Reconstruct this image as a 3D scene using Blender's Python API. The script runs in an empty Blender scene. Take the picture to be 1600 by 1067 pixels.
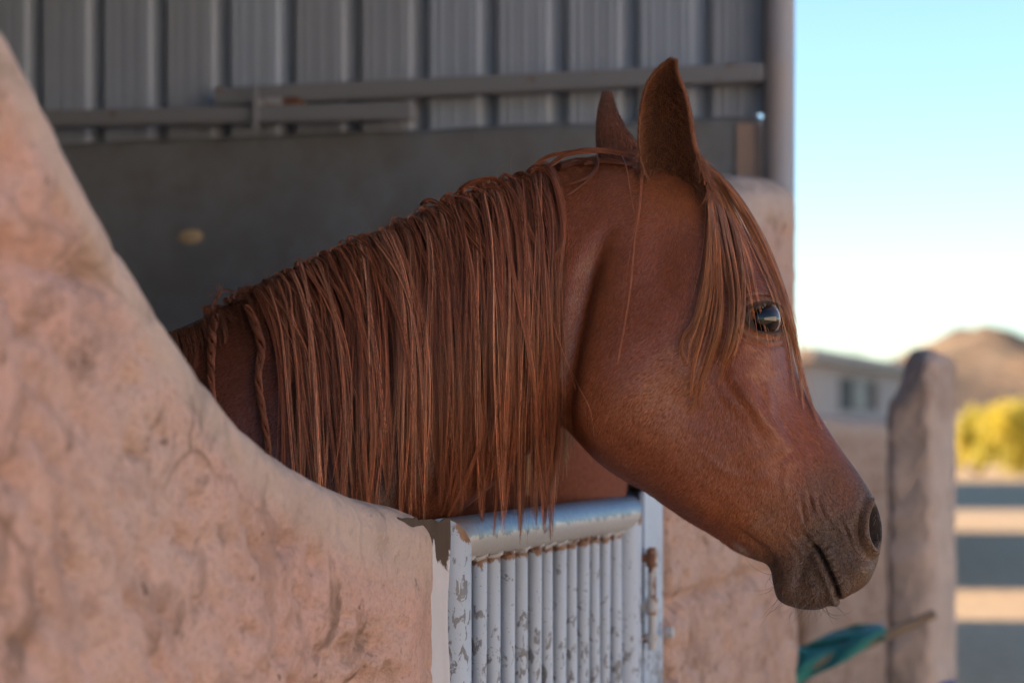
import bpy, math, random
import numpy as np
from mathutils import Vector, noise as mnoise

random.seed(7); rng = np.random.default_rng(7)
R = math.radians
scene = bpy.context.scene
col = scene.collection

# ------------------------------------------------------------------ camera, sky, sun, exposure
H, FPX, VH = 1.40, 85/36*1600, 640.0
cam_d = bpy.data.cameras.new('camera'); cam = bpy.data.objects.new('camera', cam_d); col.objects.link(cam)
cam.location = (0, 0, H); cam.rotation_euler = (R(90), 0, 0)
cam_d.lens = 85; cam_d.sensor_width = 36; cam_d.shift_y = (VH-533.5)/1600
cam_d.clip_start = 0.05; cam_d.clip_end = 6000
cam_d.dof.use_dof = True; cam_d.dof.focus_distance = 2.80; cam_d.dof.aperture_fstop = 4.2
cam_d.dof.aperture_blades = 0
scene.camera = cam

SUN_EL, SUN_AZ = R(12.0), math.atan2(-1.0, 0.06)          # azimuth measured from +Y towards +X
to_sun = Vector((math.sin(SUN_AZ)*math.cos(SUN_EL), math.cos(SUN_AZ)*math.cos(SUN_EL), math.sin(SUN_EL)))
world = bpy.data.worlds.new('World'); scene.world = world; world.use_nodes = True
wn = world.node_tree; wn.nodes.clear()
sky = wn.nodes.new('ShaderNodeTexSky'); sky.sky_type = 'NISHITA'; sky.sun_disc = False
sky.sun_elevation = SUN_EL; sky.sun_rotation = SUN_AZ
sky.altitude = 300; sky.air_density = 0.85; sky.dust_density = 0.2; sky.ozone_density = 2.5
bg = wn.nodes.new('ShaderNodeBackground'); bg.inputs['Strength'].default_value = 0.062
wo = wn.nodes.new('ShaderNodeOutputWorld')
wn.links.new(sky.outputs[0], bg.inputs[0]); wn.links.new(bg.outputs[0], wo.inputs[0])
sun_d = bpy.data.lights.new('sun', 'SUN'); sun_d.energy = 5.0; sun_d.angle = R(0.5); sun_d.color = (1.0, 0.80, 0.58)
sun = bpy.data.objects.new('sun', sun_d); col.objects.link(sun)
sun.rotation_euler = to_sun.to_track_quat('Z', 'Y').to_euler(); sun.location = to_sun*50
scene.view_settings.view_transform = 'Standard'; scene.view_settings.look = 'None'
scene.view_settings.gamma = 1.0; scene.view_settings.use_curve_mapping = False
scene.view_settings.exposure = 2.55
scene.cycles.max_bounces = 6; scene.cycles.use_denoising = True

# ------------------------------------------------------------------ helpers
def px(u, v, Y):
    return ((u-800)/FPX*Y, Y, H-(v-VH)/FPX*Y)
def smooth(a, b, x):
    t = np.clip((np.asarray(x, float)-a)/(b-a), 0, 1); return t*t*(3-2*t)
def link(name, me, mat=None, parent=None, smooth_shade=False):
    o = bpy.data.objects.new(name, me); col.objects.link(o)
    if mat is not None: me.materials.append(mat)
    if parent is not None: o.parent = parent
    if smooth_shade:
        me.polygons.foreach_set('use_smooth', np.ones(len(me.polygons), bool))
    return o
def tag(o, label=None, cat=None, group=None, kind=None):
    for k, val in (('label', label), ('category', cat), ('group', group), ('kind', kind)):
        if val: o[k] = val
    return o
def empty(name, loc=(0, 0, 0)):
    o = bpy.data.objects.new(name, None); col.objects.link(o); o.location = loc; o.empty_display_size = 0.1; return o
def np_mesh(name, verts, faces, nside):
    """verts (n,3); faces (m,nside) integer array; fast mesh"""
    me = bpy.data.meshes.new(name)
    verts = np.ascontiguousarray(verts, np.float32); faces = np.ascontiguousarray(faces, np.int32)
    me.vertices.add(len(verts)); me.vertices.foreach_set('co', verts.ravel())
    me.loops.add(faces.size); me.loops.foreach_set('vertex_index', faces.ravel())
    me.polygons.add(len(faces))
    me.polygons.foreach_set('loop_start', np.arange(0, faces.size, nside, dtype=np.int32))
    me.polygons.foreach_set('loop_total', np.full(len(faces), nside, np.int32))
    me.update(calc_edges=True); me.validate(clean_customdata=False)
    return me
def grid_faces(n, m, wrap=False):
    i = np.arange(n-1)[:, None]; j = np.arange(m if wrap else m-1)[None, :]
    j2 = (j+1) % m
    a = i*m+j; b = i*m+j2; c = (i+1)*m+j2; d = (i+1)*m+j
    return np.stack([a, b, c, d], -1).reshape(-1, 4)
def set_col(me, name, rgba):
    at = me.color_attributes.new(name, 'FLOAT_COLOR', 'POINT')
    at.data.foreach_set('color', np.ascontiguousarray(rgba, np.float32).ravel())
class MB:
    def __init__(s): s.v = []; s.f = []
    def quad_box(s, c, ax, ay, az):
        c = Vector(c); ax = Vector(ax); ay = Vector(ay); az = Vector(az); b = len(s.v)
        for sx in (-1, 1):
            for sy in (-1, 1):
                for sz in (-1, 1): s.v.append(c+ax*sx+ay*sy+az*sz)
        for f in ((0, 1, 3, 2), (4, 6, 7, 5), (0, 4, 5, 1), (2, 3, 7, 6), (0, 2, 6, 4), (1, 5, 7, 3)):
            s.f.append([b+k for k in f])
        return s
    def box(s, x0, x1, y0, y1, z0, z1):
        return s.quad_box(((x0+x1)/2, (y0+y1)/2, (z0+z1)/2), ((x1-x0)/2, 0, 0), (0, (y1-y0)/2, 0), (0, 0, (z1-z0)/2))
    def tube(s, pts, radii, n=16, caps=True, up=None):
        pts = [Vector(p) for p in pts]
        if not hasattr(radii, '__len__'): radii = [radii]*len(pts)
        b0 = len(s.v)
        for i, p in enumerate(pts):
            d = (pts[min(i+1, len(pts)-1)]-pts[max(i-1, 0)]).normalized()
            ref = Vector(up) if up else (Vector((0, 0, 1)) if abs(d.z) < .9 else Vector((1, 0, 0)))
            a = d.cross(ref).normalized(); b = d.cross(a).normalized()
            for k in range(n):
                th = 2*math.pi*k/n
                s.v.append(p+a*math.cos(th)*radii[i]+b*math.sin(th)*radii[i])
        for i in range(len(pts)-1):
            for k in range(n):
                k2 = (k+1) % n
                s.f.append([b0+i*n+k, b0+i*n+k2, b0+(i+1)*n+k2, b0+(i+1)*n+k])
        if caps:
            s.f.append([b0+k for k in range(n)][::-1]); s.f.append([b0+(len(pts)-1)*n+k for k in range(n)])
        return s
    def build(s, name, mat, parent=None, sm=False, bevel=0):
        me = bpy.data.meshes.new(name); me.from_pydata([tuple(x) for x in s.v], [], s.f); me.update()
        import bmesh
        bm = bmesh.new(); bm.from_mesh(me); bmesh.ops.recalc_face_normals(bm, faces=bm.faces)
        if bevel: bmesh.ops.bevel(bm, geom=list(bm.edges), offset=bevel, segments=2, affect='EDGES', clamp_overlap=True)
        bm.to_mesh(me); bm.free()
        o = link(name, me, mat, parent)
        if sm:
            me.polygons.foreach_set('use_smooth', np.ones(len(me.polygons), bool))
            me.set_sharp_from_angle(angle=R(40))
        return o
def fbm(P, scale, octaves=4, seed=0.0):
    out = np.empty(len(P))
    for i, p in enumerate(P):
        out[i] = mnoise.fractal(Vector((p[0]*scale+seed, p[1]*scale+seed*1.7, p[2]*scale-seed)), 0.9, 2.1, octaves)
    return out

# ------------------------------------------------------------------ materials
class Mat:
    def __init__(s, name, rough=0.8, spec=0.3, metal=0.0):
        s.m = bpy.data.materials.new(name); s.m.use_nodes = True; s.t = s.m.node_tree; s.n = s.t.nodes
        s.b = s.n['Principled BSDF']; s.b.inputs['Roughness'].default_value = rough
        s.b.inputs['Specular IOR Level'].default_value = spec; s.b.inputs['Metallic'].default_value = metal
        s.tc = s.n.new('ShaderNodeTexCoord'); s.bump = None
    def L(s, a, b): s.t.links.new(a, b)
    def map(s, scale=(1, 1, 1), src='Object'):
        mp = s.n.new('ShaderNodeMapping'); mp.inputs['Scale'].default_value = scale
        s.L(s.tc.outputs[src], mp.inputs[0]); return mp.outputs[0]
    def noise(s, scale, detail=5, rough=0.6, vec=None, dist=0.0):
        t = s.n.new('ShaderNodeTexNoise'); t.inputs['Scale'].default_value = scale
        t.inputs['Detail'].default_value = detail; t.inputs['Roughness'].default_value = rough
        t.inputs['Distortion'].default_value = dist
        s.L(vec if vec is not None else s.tc.outputs['Object'], t.inputs['Vector']); return t.outputs['Fac']
    def voro(s, scale, vec=None, feature='F1'):
        t = s.n.new('ShaderNodeTexVoronoi'); t.feature = feature; t.inputs['Scale'].default_value = scale
        s.L(vec if vec is not None else s.tc.outputs['Object'], t.inputs['Vector']); return t.outputs['Distance']
    def ramp(s, fac, stops):
        r = s.n.new('ShaderNodeValToRGB'); e = r.color_ramp.elements
        while len(e) > 1: e.remove(e[-1])
        e[0].position = stops[0][0]; e[0].color = (*stops[0][1], 1) if hasattr(stops[0][1], '__len__') else (stops[0][1],)*3+(1,)
        for p, c in stops[1:]:
            k = e.new(p); k.color = (*c, 1) if hasattr(c, '__len__') else (c,)*3+(1,)
        s.L(fac, r.inputs[0]); return r.outputs[0]
    def mix(s, fac, a, b, mode='MIX'):
        m = s.n.new('ShaderNodeMix'); m.data_type = 'RGBA'; m.blend_type = mode
        for sock, val in ((m.inputs[0], fac), (m.inputs[6], a), (m.inputs[7], b)):
            if hasattr(val, 'links'): s.L(val, sock)
            elif hasattr(val, '__len__'): sock.default_value = (*val, 1)
            else: sock.default_value = val
        return m.outputs[2]
    def math(s, op, a, b=0.0, clamp=False):
        m = s.n.new('ShaderNodeMath'); m.operation = op; m.use_clamp = clamp
        for sock, val in ((m.inputs[0], a), (m.inputs[1], b)):
            if hasattr(val, 'links'): s.L(val, sock)
            else: sock.default_value = val
        return m.outputs[0]
    def attr(s, name):
        a = s.n.new('ShaderNodeAttribute'); a.attribute_name = name; return a
    def color(s, c):
        if hasattr(c, 'links'): s.L(c, s.b.inputs['Base Color'])
        else: s.b.inputs['Base Color'].default_value = (*c, 1)
        return s
    def rough(s, f): s.L(f, s.b.inputs['Roughness']); return s
    def add_bump(s, h, strength=0.3, dist=0.01):
        b = s.n.new('ShaderNodeBump'); b.inputs['Strength'].default_value = strength; b.inputs['Distance'].default_value = dist
        s.L(h, b.inputs['Height'])
        if s.bump is not None: s.L(s.bump, b.inputs['Normal'])
        s.bump = b.outputs[0]; s.L(s.bump, s.b.inputs['Normal']); return s

def adobe(name, base, cap, dark, patch=None):
    m = Mat(name, 0.95, 0.15)
    n1 = m.noise(3.2, 6, 0.62); n2 = m.noise(14, 7, 0.65, dist=0.6); n3 = m.noise(75, 6, 0.7)
    vstreak = m.noise(9, 5, 0.6, m.map((1, 1, 0.28)))
    c = m.mix(m.ramp(n1, [(0.38, 0.0), (0.62, 1.0)]), base, [0.5*(a+b) for a, b in zip(base, cap)])
    c = m.mix(m.ramp(n3, [(0.40, 0.0), (0.66, 0.45)]), c, [x*1.16 for x in base])
    c = m.mix(m.ramp(m.noise(170, 3, 0.7), [(0.36, 0.55), (0.50, 0.0)]), c, [0.62*x for x in base])
    c = m.mix(m.ramp(n2, [(0.32, 0.85), (0.46, 0.0)]), c, dark)
    c = m.mix(m.ramp(m.noise(5.5, 7, 0.7, None, 0.8), [(0.36, 0.7), (0.47, 0.0)]), c, [0.45*a+0.55*b for a, b in zip(base, dark)])
    c = m.mix(m.ramp(vstreak, [(0.58, 0.0), (0.72, 0.6)]), c, [0.5*(a+b) for a, b in zip(base, dark)])
    crv = m.n.new('ShaderNodeTexVoronoi'); crv.feature = 'DISTANCE_TO_EDGE'; crv.inputs['Scale'].default_value = 5.0
    wv = m.n.new('ShaderNodeMix'); wv.data_type = 'VECTOR'; wv.inputs[0].default_value = 0.12
    nz_ = m.n.new('ShaderNodeTexNoise'); nz_.inputs['Scale'].default_value = 6; nz_.inputs['Detail'].default_value = 6
    m.L(m.tc.outputs['Object'], nz_.inputs['Vector']); m.L(m.tc.outputs['Object'], wv.inputs[4]); m.L(nz_.outputs['Color'], wv.inputs[5]); m.L(wv.outputs[1], crv.inputs['Vector'])
    crk = m.ramp(crv.outputs['Distance'], [(0.0, 1.0), (0.02, 0.0)]); crk = m.math('MULTIPLY', crk, m.ramp(m.noise(2.3, 3, 0.5), [(0.50, 0.0), (0.60, 1.0)]))
    c = m.mix(m.math('MULTIPLY', crk, 0.7), c, dark)
    pit = m.ramp(m.noise(42, 5, 0.65), [(0.30, 0.9), (0.37, 0.0)]); c = m.mix(pit, c, [0.7*x for x in dark])
    m.add_bump(crk, -0.5, 0.01).add_bump(pit, -0.6, 0.008)
    at = m.attr('cap')
    capc = m.mix(m.ramp(n2, [(0.35, 0.5), (0.55, 0.0)]), cap, [x*0.72 for x in cap])
    c = m.mix(m.math('MULTIPLY', at.outputs['Fac'], 0.65), c, capc)
    m.color(c)
    m.add_bump(n2, 0.55, 0.03).add_bump(n3, 0.5, 0.008)
    m.add_bump(m.voro(38), 0.25, 0.008)
    m.add_bump(m.noise(210, 4, 0.65), 0.5, 0.003)
    return m.m
M = {}
M['adobe'] = adobe('pink_adobe', (0.50, 0.295, 0.235), (0.46, 0.355, 0.29), (0.18, 0.105, 0.07))
M['adobe_far'] = adobe('pink_adobe_worn', (0.45, 0.285, 0.225), (0.45, 0.345, 0.285), (0.17, 0.10, 0.07))
M['adobe_brown'] = adobe('brown_adobe', (0.36, 0.235, 0.175), (0.42, 0.31, 0.25), (0.15, 0.09, 0.065))
M['pillar'] = adobe('pillar_adobe', (0.38, 0.25, 0.19), (0.54, 0.41, 0.345), (0.17, 0.11, 0.08))
M['plaster'] = adobe('pale_plaster', (0.47, 0.38, 0.33), (0.45, 0.36, 0.31), (0.22, 0.16, 0.13))

def painted(name, paint, steel_on_top=False):
    m = Mat(name, 0.45, 0.4)
    n = m.noise(95, 6, 0.62, m.map((1, 1, 0.5)), 0.5); nl = m.noise(9, 3, 0.5); fl = m.noise(260, 3, 0.6)
    geo = m.n.new('ShaderNodeNewGeometry'); sep = m.n.new('ShaderNodeSeparateXYZ')
    m.L(geo.outputs['Position'], sep.inputs[0])
    low = m.math('MULTIPLY', m.math('SUBTRACT', 1.20, sep.outputs['Z']), 0.42)         # more wear lower down, where hooves and rubbing reach
    f = m.math('ADD', m.math('ADD', n, m.math('MULTIPLY', m.math('SUBTRACT', nl, 0.5), 0.35)), m.math('MINIMUM', low, 0.085))
    chip = m.ramp(f, [(0.605, 0.0), (0.64, 1.0)])
    chip2 = m.ramp(fl, [(0.665, 0.0), (0.69, 0.9)])
    pc = m.mix(m.ramp(nl, [(0.35, 0.0), (0.7, 0.6)]), paint, (paint[0]*0.88, paint[1]*0.86, paint[2]*0.82))
    steel = m.mix(m.noise(18, 4, 0.6), (0.07, 0.075, 0.09), (0.20, 0.20, 0.22))
    c = m.mix(chip, pc, steel); c = m.mix(chip2, c, (0.16, 0.12, 0.10))
    rt = m.attr('rust')
    rm = m.ramp(m.math('ADD', rt.outputs['Fac'], m.math('MULTIPLY', m.math('SUBTRACT', n, 0.5), 1.4)), [(0.62, 0.0), (0.78, 1.0)])
    c = m.mix(rm, c, m.mix(m.noise(90, 4, 0.6), (0.10, 0.04, 0.02), (0.26, 0.13, 0.07)))
    m.color(c); m.rough(m.ramp(chip, [(0, 0.5), (1, 0.42)]))
    m.add_bump(chip, -0.5, 0.0012); m.add_bump(n, 0.12, 0.004)
    return m.m
M['gate_paint'] = painted('chipped_white_paint', (0.36, 0.41, 0.50))

m = Mat('worn_steel_rail', 0.3, 0.5)
n = m.noise(40, 6, 0.62, None, 0.5); nl = m.noise(5, 3, 0.5); ns = m.noise(14, 4, 0.6, m.map((1, 1, 1)))
ge = m.n.new('ShaderNodeNewGeometry'); sp = m.n.new('ShaderNodeSeparateXYZ'); m.L(ge.outputs['Normal'], sp.inputs[0])
f = m.math('ADD', m.math('MULTIPLY', sp.outputs['Z'], 0.9), m.math('MULTIPLY', m.math('SUBTRACT', n, 0.5), 1.3))
bare = m.ramp(f, [(0.02, 0.0), (0.09, 1.0)])
spr = m.n.new('ShaderNodeSeparateXYZ'); m.L(ge.outputs['Position'], spr.inputs[0])
brown = m.ramp(m.math('ADD', m.math('MULTIPLY', m.math('SUBTRACT', 3.05, spr.outputs['Y']), 1.8), m.math('MULTIPLY', m.math('SUBTRACT', ns, 0.5), 1.6)), [(0.0, 0.0), (0.55, 1.0)])
st = m.mix(nl, (0.075, 0.095, 0.13), (0.16, 0.185, 0.22))
st = m.mix(brown, st, (0.20, 0.145, 0.115))
c = m.mix(bare, m.mix(nl, (0.40, 0.375, 0.36), (0.33, 0.28, 0.255)), st)
m.color(c); m.L(m.math('MULTIPLY', bare, m.math('SUBTRACT', 0.55, m.math('MULTIPLY', brown, 0.45))), m.b.inputs['Metallic'])
m.rough(m.ramp(m.math('ADD', m.noise(120, 4, 0.7), 0.0), [(0.3, 0.30), (0.7, 0.52)]))
m.add_bump(bare, -0.4, 0.001); m.add_bump(n, 0.1, 0.003)
M['rail'] = m.m

def rusty(name, paint, amount=0.55):
    m = Mat(name, 0.6, 0.35)
    n = m.noise(22, 6, 0.65, None, 0.4)
    r = m.ramp(n, [(amount, 0.0), (amount+0.06, 1.0)])
    m.color(m.mix(r, paint, m.mix(m.noise(70, 4, 0.6), (0.07, 0.03, 0.018), (0.24, 0.10, 0.05))))
    m.add_bump(n, 0.2, 0.004); return m.m
M['jamb'] = rusty('painted_jamb_sheet', (0.58, 0.57, 0.60), 0.60)
M['jamb_top'] = rusty('bare_brown_sheet', (0.17, 0.14, 0.12), 0.58)
M['latch'] = rusty('rusty_latch_metal', (0.40, 0.38, 0.38), 0.50)
M['beam'] = rusty('grey_beam_metal', (0.21, 0.205, 0.21), 0.62)
m = Mat('grey_metal_sheet', 0.45, 0.4)
info = m.n.new('ShaderNodeObjectInfo')
n = m.noise(2.5, 5, 0.6, m.map((4, 4, 0.6)))
c = m.mix(n, (0.27, 0.305, 0.36), (0.37, 0.41, 0.48)); c = m.mix(m.math('MULTIPLY', info.outputs['Random'], 0.35), c, (0.24, 0.20, 0.17))
m.color(c); m.add_bump(m.noise(8, 3, 0.5), 0.1, 0.01); M['sheet'] = m.m
m = Mat('grey_concrete', 0.9, 0.2)
n1 = m.noise(1.6, 5, 0.6); n2 = m.noise(14, 6, 0.65)
c = m.mix(m.ramp(n1, [(0.3, 0.0), (0.7, 1.0)]), (0.14, 0.14, 0.14), (0.235, 0.235, 0.235))
c = m.mix(m.ramp(n2, [(0.35, 0.5), (0.6, 0.0)]), c, (0.14, 0.115, 0.095)); m.color(c)
m.add_bump(n2, 0.4, 0.01); M['concrete'] = m.m
m = Mat('pinkish_concrete', 0.9, 0.2); n2 = m.noise(10, 6, 0.65)
m.color(m.mix(n2, (0.28, 0.19, 0.15), (0.40, 0.28, 0.22))).add_bump(n2, 0.4, 0.01); M['concrete_pink'] = m.m
m = Mat('tan_spot_colour', 0.9, 0.2); m.color(m.mix(m.noise(60), (0.42, 0.28, 0.15), (0.55, 0.40, 0.24))); M['chip'] = m.m
m = Mat('galvanised_post', 0.55, 0.4); n = m.noise(9, 5, 0.6, m.map((1, 1, 0.3)))
m.color(m.mix(m.ramp(n, [(0.4, 0.0), (0.65, 1.0)]), (0.20, 0.235, 0.30), (0.28, 0.235, 0.22))).add_bump(n, 0.1, 0.005); M['post'] = m.m
m = Mat('dark_gap_backing', 0.8, 0.2); m.color(m.mix(m.noise(20), (0.03, 0.02, 0.015), (0.10, 0.06, 0.03))); M['dark'] = m.m
m = Mat('dusty_ground', 0.95, 0.1)
n1 = m.noise(0.35, 6, 0.6); n2 = m.noise(9, 6, 0.65); n3 = m.noise(70, 4, 0.6)
c = m.mix(n1, (0.46, 0.315, 0.19), (0.56, 0.41, 0.265)); c = m.mix(m.ramp(n2, [(0.35, 0.6), (0.6, 0.0)]), c, (0.20, 0.15, 0.11))
m.color(c); m.add_bump(n2, 0.5, 0.05).add_bump(n3, 0.4, 0.01); M['ground'] = m.m
m = Mat('dry_hillside', 0.95, 0.1)
n1 = m.noise(0.02, 7, 0.65); n2 = m.noise(0.12, 6, 0.65)
c = m.mix(m.ramp(n1, [(0.35, 0.0), (0.65, 1.0)]), (0.19, 0.125, 0.08), (0.10, 0.078, 0.066))
c = m.mix(m.ramp(n2, [(0.48, 0.0), (0.62, 0.8)]), c, (0.085, 0.075, 0.055)); m.color(c); m.add_bump(n2, 0.7, 6.0); M['hill'] = m.m
m = Mat('yellow_green_leaf', 0.6, 0.3); at = m.attr('hue')
m.color(m.mix(at.outputs['Fac'], (0.12, 0.13, 0.025), (0.55, 0.42, 0.05))); m.b.inputs['Subsurface Weight'].default_value = 0.0
tr = m.n.new('ShaderNodeBsdfTranslucent'); tr.inputs[0].default_value = (0.55, 0.45, 0.06, 1)
ms = m.n.new('ShaderNodeMixShader'); ms.inputs[0].default_value = 0.35
out = [x for x in m.n if x.type == 'OUTPUT_MATERIAL'][0]
m.L(m.b.outputs[0], ms.inputs[1]); m.L(tr.outputs[0], ms.inputs[2]); m.L(ms.outputs[0], out.inputs[0]); M['leaf'] = m.m
m = Mat('bark', 0.9, 0.1); m.color(m.mix(m.noise(30), (0.10, 0.07, 0.05), (0.2, 0.15, 0.11))); M['bark'] = m.m
m = Mat('teal_plastic_sheet', 0.45, 0.4); n = m.noise(12, 4, 0.6)
m.color(m.mix(n, (0.025, 0.16, 0.145), (0.05, 0.25, 0.225))).add_bump(n, 0.3, 0.02); M['teal'] = m.m
m = Mat('weathered_wood', 0.85, 0.2); n = m.noise(24, 5, 0.6, m.map((0.3, 1, 1)))
m.color(m.mix(n, (0.20, 0.13, 0.085), (0.34, 0.25, 0.18))).add_bump(n, 0.3, 0.006); M['wood'] = m.m
m = Mat('blue_plastic', 0.4, 0.4); m.color(m.mix(m.noise(30), (0.01, 0.06, 0.28), (0.015, 0.08, 0.35))); M['blue'] = m.m
m = Mat('pale_render', 0.9, 0.2); n = m.noise(2.0, 5, 0.6)
m.color(m.mix(n, (0.34, 0.265, 0.225), (0.42, 0.335, 0.285))).add_bump(m.noise(30), 0.3, 0.01); M['render'] = m.m
m = Mat('bounce_white', 0.9, 0.2); n = m.noise(1.5, 5, 0.6)
m.color(m.mix(n, (0.52, 0.51, 0.49), (0.62, 0.61, 0.59))).add_bump(m.noise(20), 0.3, 0.01); M['white'] = m.m
m = Mat('rusty_roof_sheet', 0.6, 0.3); m.color(m.mix(m.noise(5), (0.20, 0.15, 0.12), (0.30, 0.23, 0.19))); M['roof'] = m.m
m = Mat('window_dark', 0.6, 0.1); m.color(m.mix(m.noise(3), (0.012, 0.012, 0.014), (0.03, 0.03, 0.032))); M['pane'] = m.m
m = Mat('window_shutter', 0.5, 0.4); m.color(m.mix(m.noise(8), (0.05, 0.05, 0.053), (0.07, 0.07, 0.072))); M['shutter'] = m.m

# horse materials
m = Mat('chestnut_coat', 0.68, 0.10)
a = m.attr('coat'); mz = m.attr('muzzle')
nf = m.noise(420, 3, 0.6, m.map((0.55, 1, 0.35))); nl = m.noise(7, 4, 0.6)
c = m.mix(m.ramp(nf, [(0.35, 0.0), (0.65, 1.0)]), m.mix(1.0, a.outputs['Color'], (0.80, 0.78, 0.76), 'MULTIPLY'), m.mix(1.0, a.outputs['Color'], (1.18, 1.16, 1.14), 'MULTIPLY'))
c = m.mix(m.ramp(nl, [(0.4, 0.0), (0.7, 0.35)]), c, m.mix(1.0, c, (0.80, 0.74, 0.72), 'MULTIPLY')); m.color(c)
m.b.inputs['Sheen Weight'].default_value = 0.0; m.b.inputs['Sheen Roughness'].default_value = 0.4
m.b.inputs['Sheen Tint'].default_value = (1.0, 0.8, 0.7, 1)
wr = m.voro(150, m.map((1, 1, 1)), 'DISTANCE_TO_EDGE'); wn2 = m.noise(110, 4, 0.6)
m.add_bump(nf, 0.22, 0.002)
m.add_bump(m.math('MULTIPLY', m.math('ADD', m.ramp(wr, [(0.0, 0.0), (0.12, 1.0)]), wn2), mz.outputs['Fac']), 0.75, 0.003)
M['coat'] = m.m
m = Mat('coat_hair', 0.38, 0.6); a = m.attr('tint'); m.color(a.outputs['Color'])
M['coat_hair'] = m.m
def strand_mat(name):
    m = Mat(name, 0.33, 0.6); a = m.attr('tint'); m.color(a.outputs['Color'])
    m.b.inputs['Specular Tint'].default_value = (1.0, 0.88, 0.80, 1)
    return m.m
M['mane'] = strand_mat('mane_hair')
m = Mat('eyeball', 0.05, 0.45); a = m.attr('iris'); m.color(a.outputs['Color']); M['eye'] = m.m

# ------------------------------------------------------------------ layout of the stable row
G0 = np.array([-0.063, 2.82]); D2 = np.array([0.316, 0.949]); D2 /= np.linalg.norm(D2)
N2 = np.array([-D2[1], D2[0]])            # into the stall
def row(t, off=0.0):
    p = G0+D2*t+N2*off; return float(p[0]), float(p[1])
def t_of_u(u, off=0.0):
    k = (u-800)/FPX; p = G0+N2*off
    return (k*p[1]-p[0])/(D2[0]-k*D2[1])
def z_at(u, v, off=0.0):
    t = t_of_u(u, off); return t, H-(v-VH)/FPX*row(t, off)[1]

# ground
def make_ground():
    xs = np.concatenate([np.linspace(-1500, -30, 12), np.linspace(-25, 25, 26), np.linspace(30, 1500, 12)])
    ys = np.concatenate([np.linspace(-200, -8, 6), np.linspace(-5, 70, 40), np.geomspace(80, 2600, 12)])
    X, Y = np.meshgrid(xs, ys, indexing='ij')
    V = np.stack([X, Y, np.zeros_like(X)], -1).reshape(-1, 3)
    o = link('ground', np_mesh('ground', V, grid_faces(len(xs), len(ys)), 4), M['ground']); tag(o, kind='structure')
make_ground()

def hills():
    xs = np.linspace(-700, 900, 161); ys = np.linspace(620, 1250, 64)
    X, Y = np.meshgrid(xs, ys, indexing='ij')
    def peak(u, v, D, wx, wy, p=1.0):
        x0 = (u-800)/FPX*D; h = -(v-VH)/FPX*D
        return h*np.exp(-((np.abs(X-x0)/wx)**p+((Y-D)/wy)**2))
    Z = np.maximum.reduce([peak(1528, 497, 950, 52, 150, 1.2), peak(1405, 558, 900, 44, 120, 1.5), peak(1320, 546, 1050, 34, 130, 2),
                           peak(1660, 560, 960, 60, 140, 1.4), peak(1200, 560, 1000, 60, 150, 1.4), peak(900, 520, 1000, 120, 150, 1.5), peak(300, 500, 1000, 160, 150, 1.5), peak(1900, 500, 1000, 90, 150, 1.5)])
    P = np.stack([X, Y, 0*X], -1).reshape(-1, 3)
    Z = Z*(1+0.16*fbm(P, 0.02, 5).reshape(Z.shape))+1.6*fbm(P, 0.045, 4, 3).reshape(Z.shape)*smooth(2, 12, Z)-0.5
    V = np.stack([X, Y, Z], -1).reshape(-1, 3)
    o = link('hills', np_mesh('hills', V, grid_faces(161, 64), 4), M['hill'], smooth_shade=True); tag(o, kind='structure')
hills()

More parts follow.
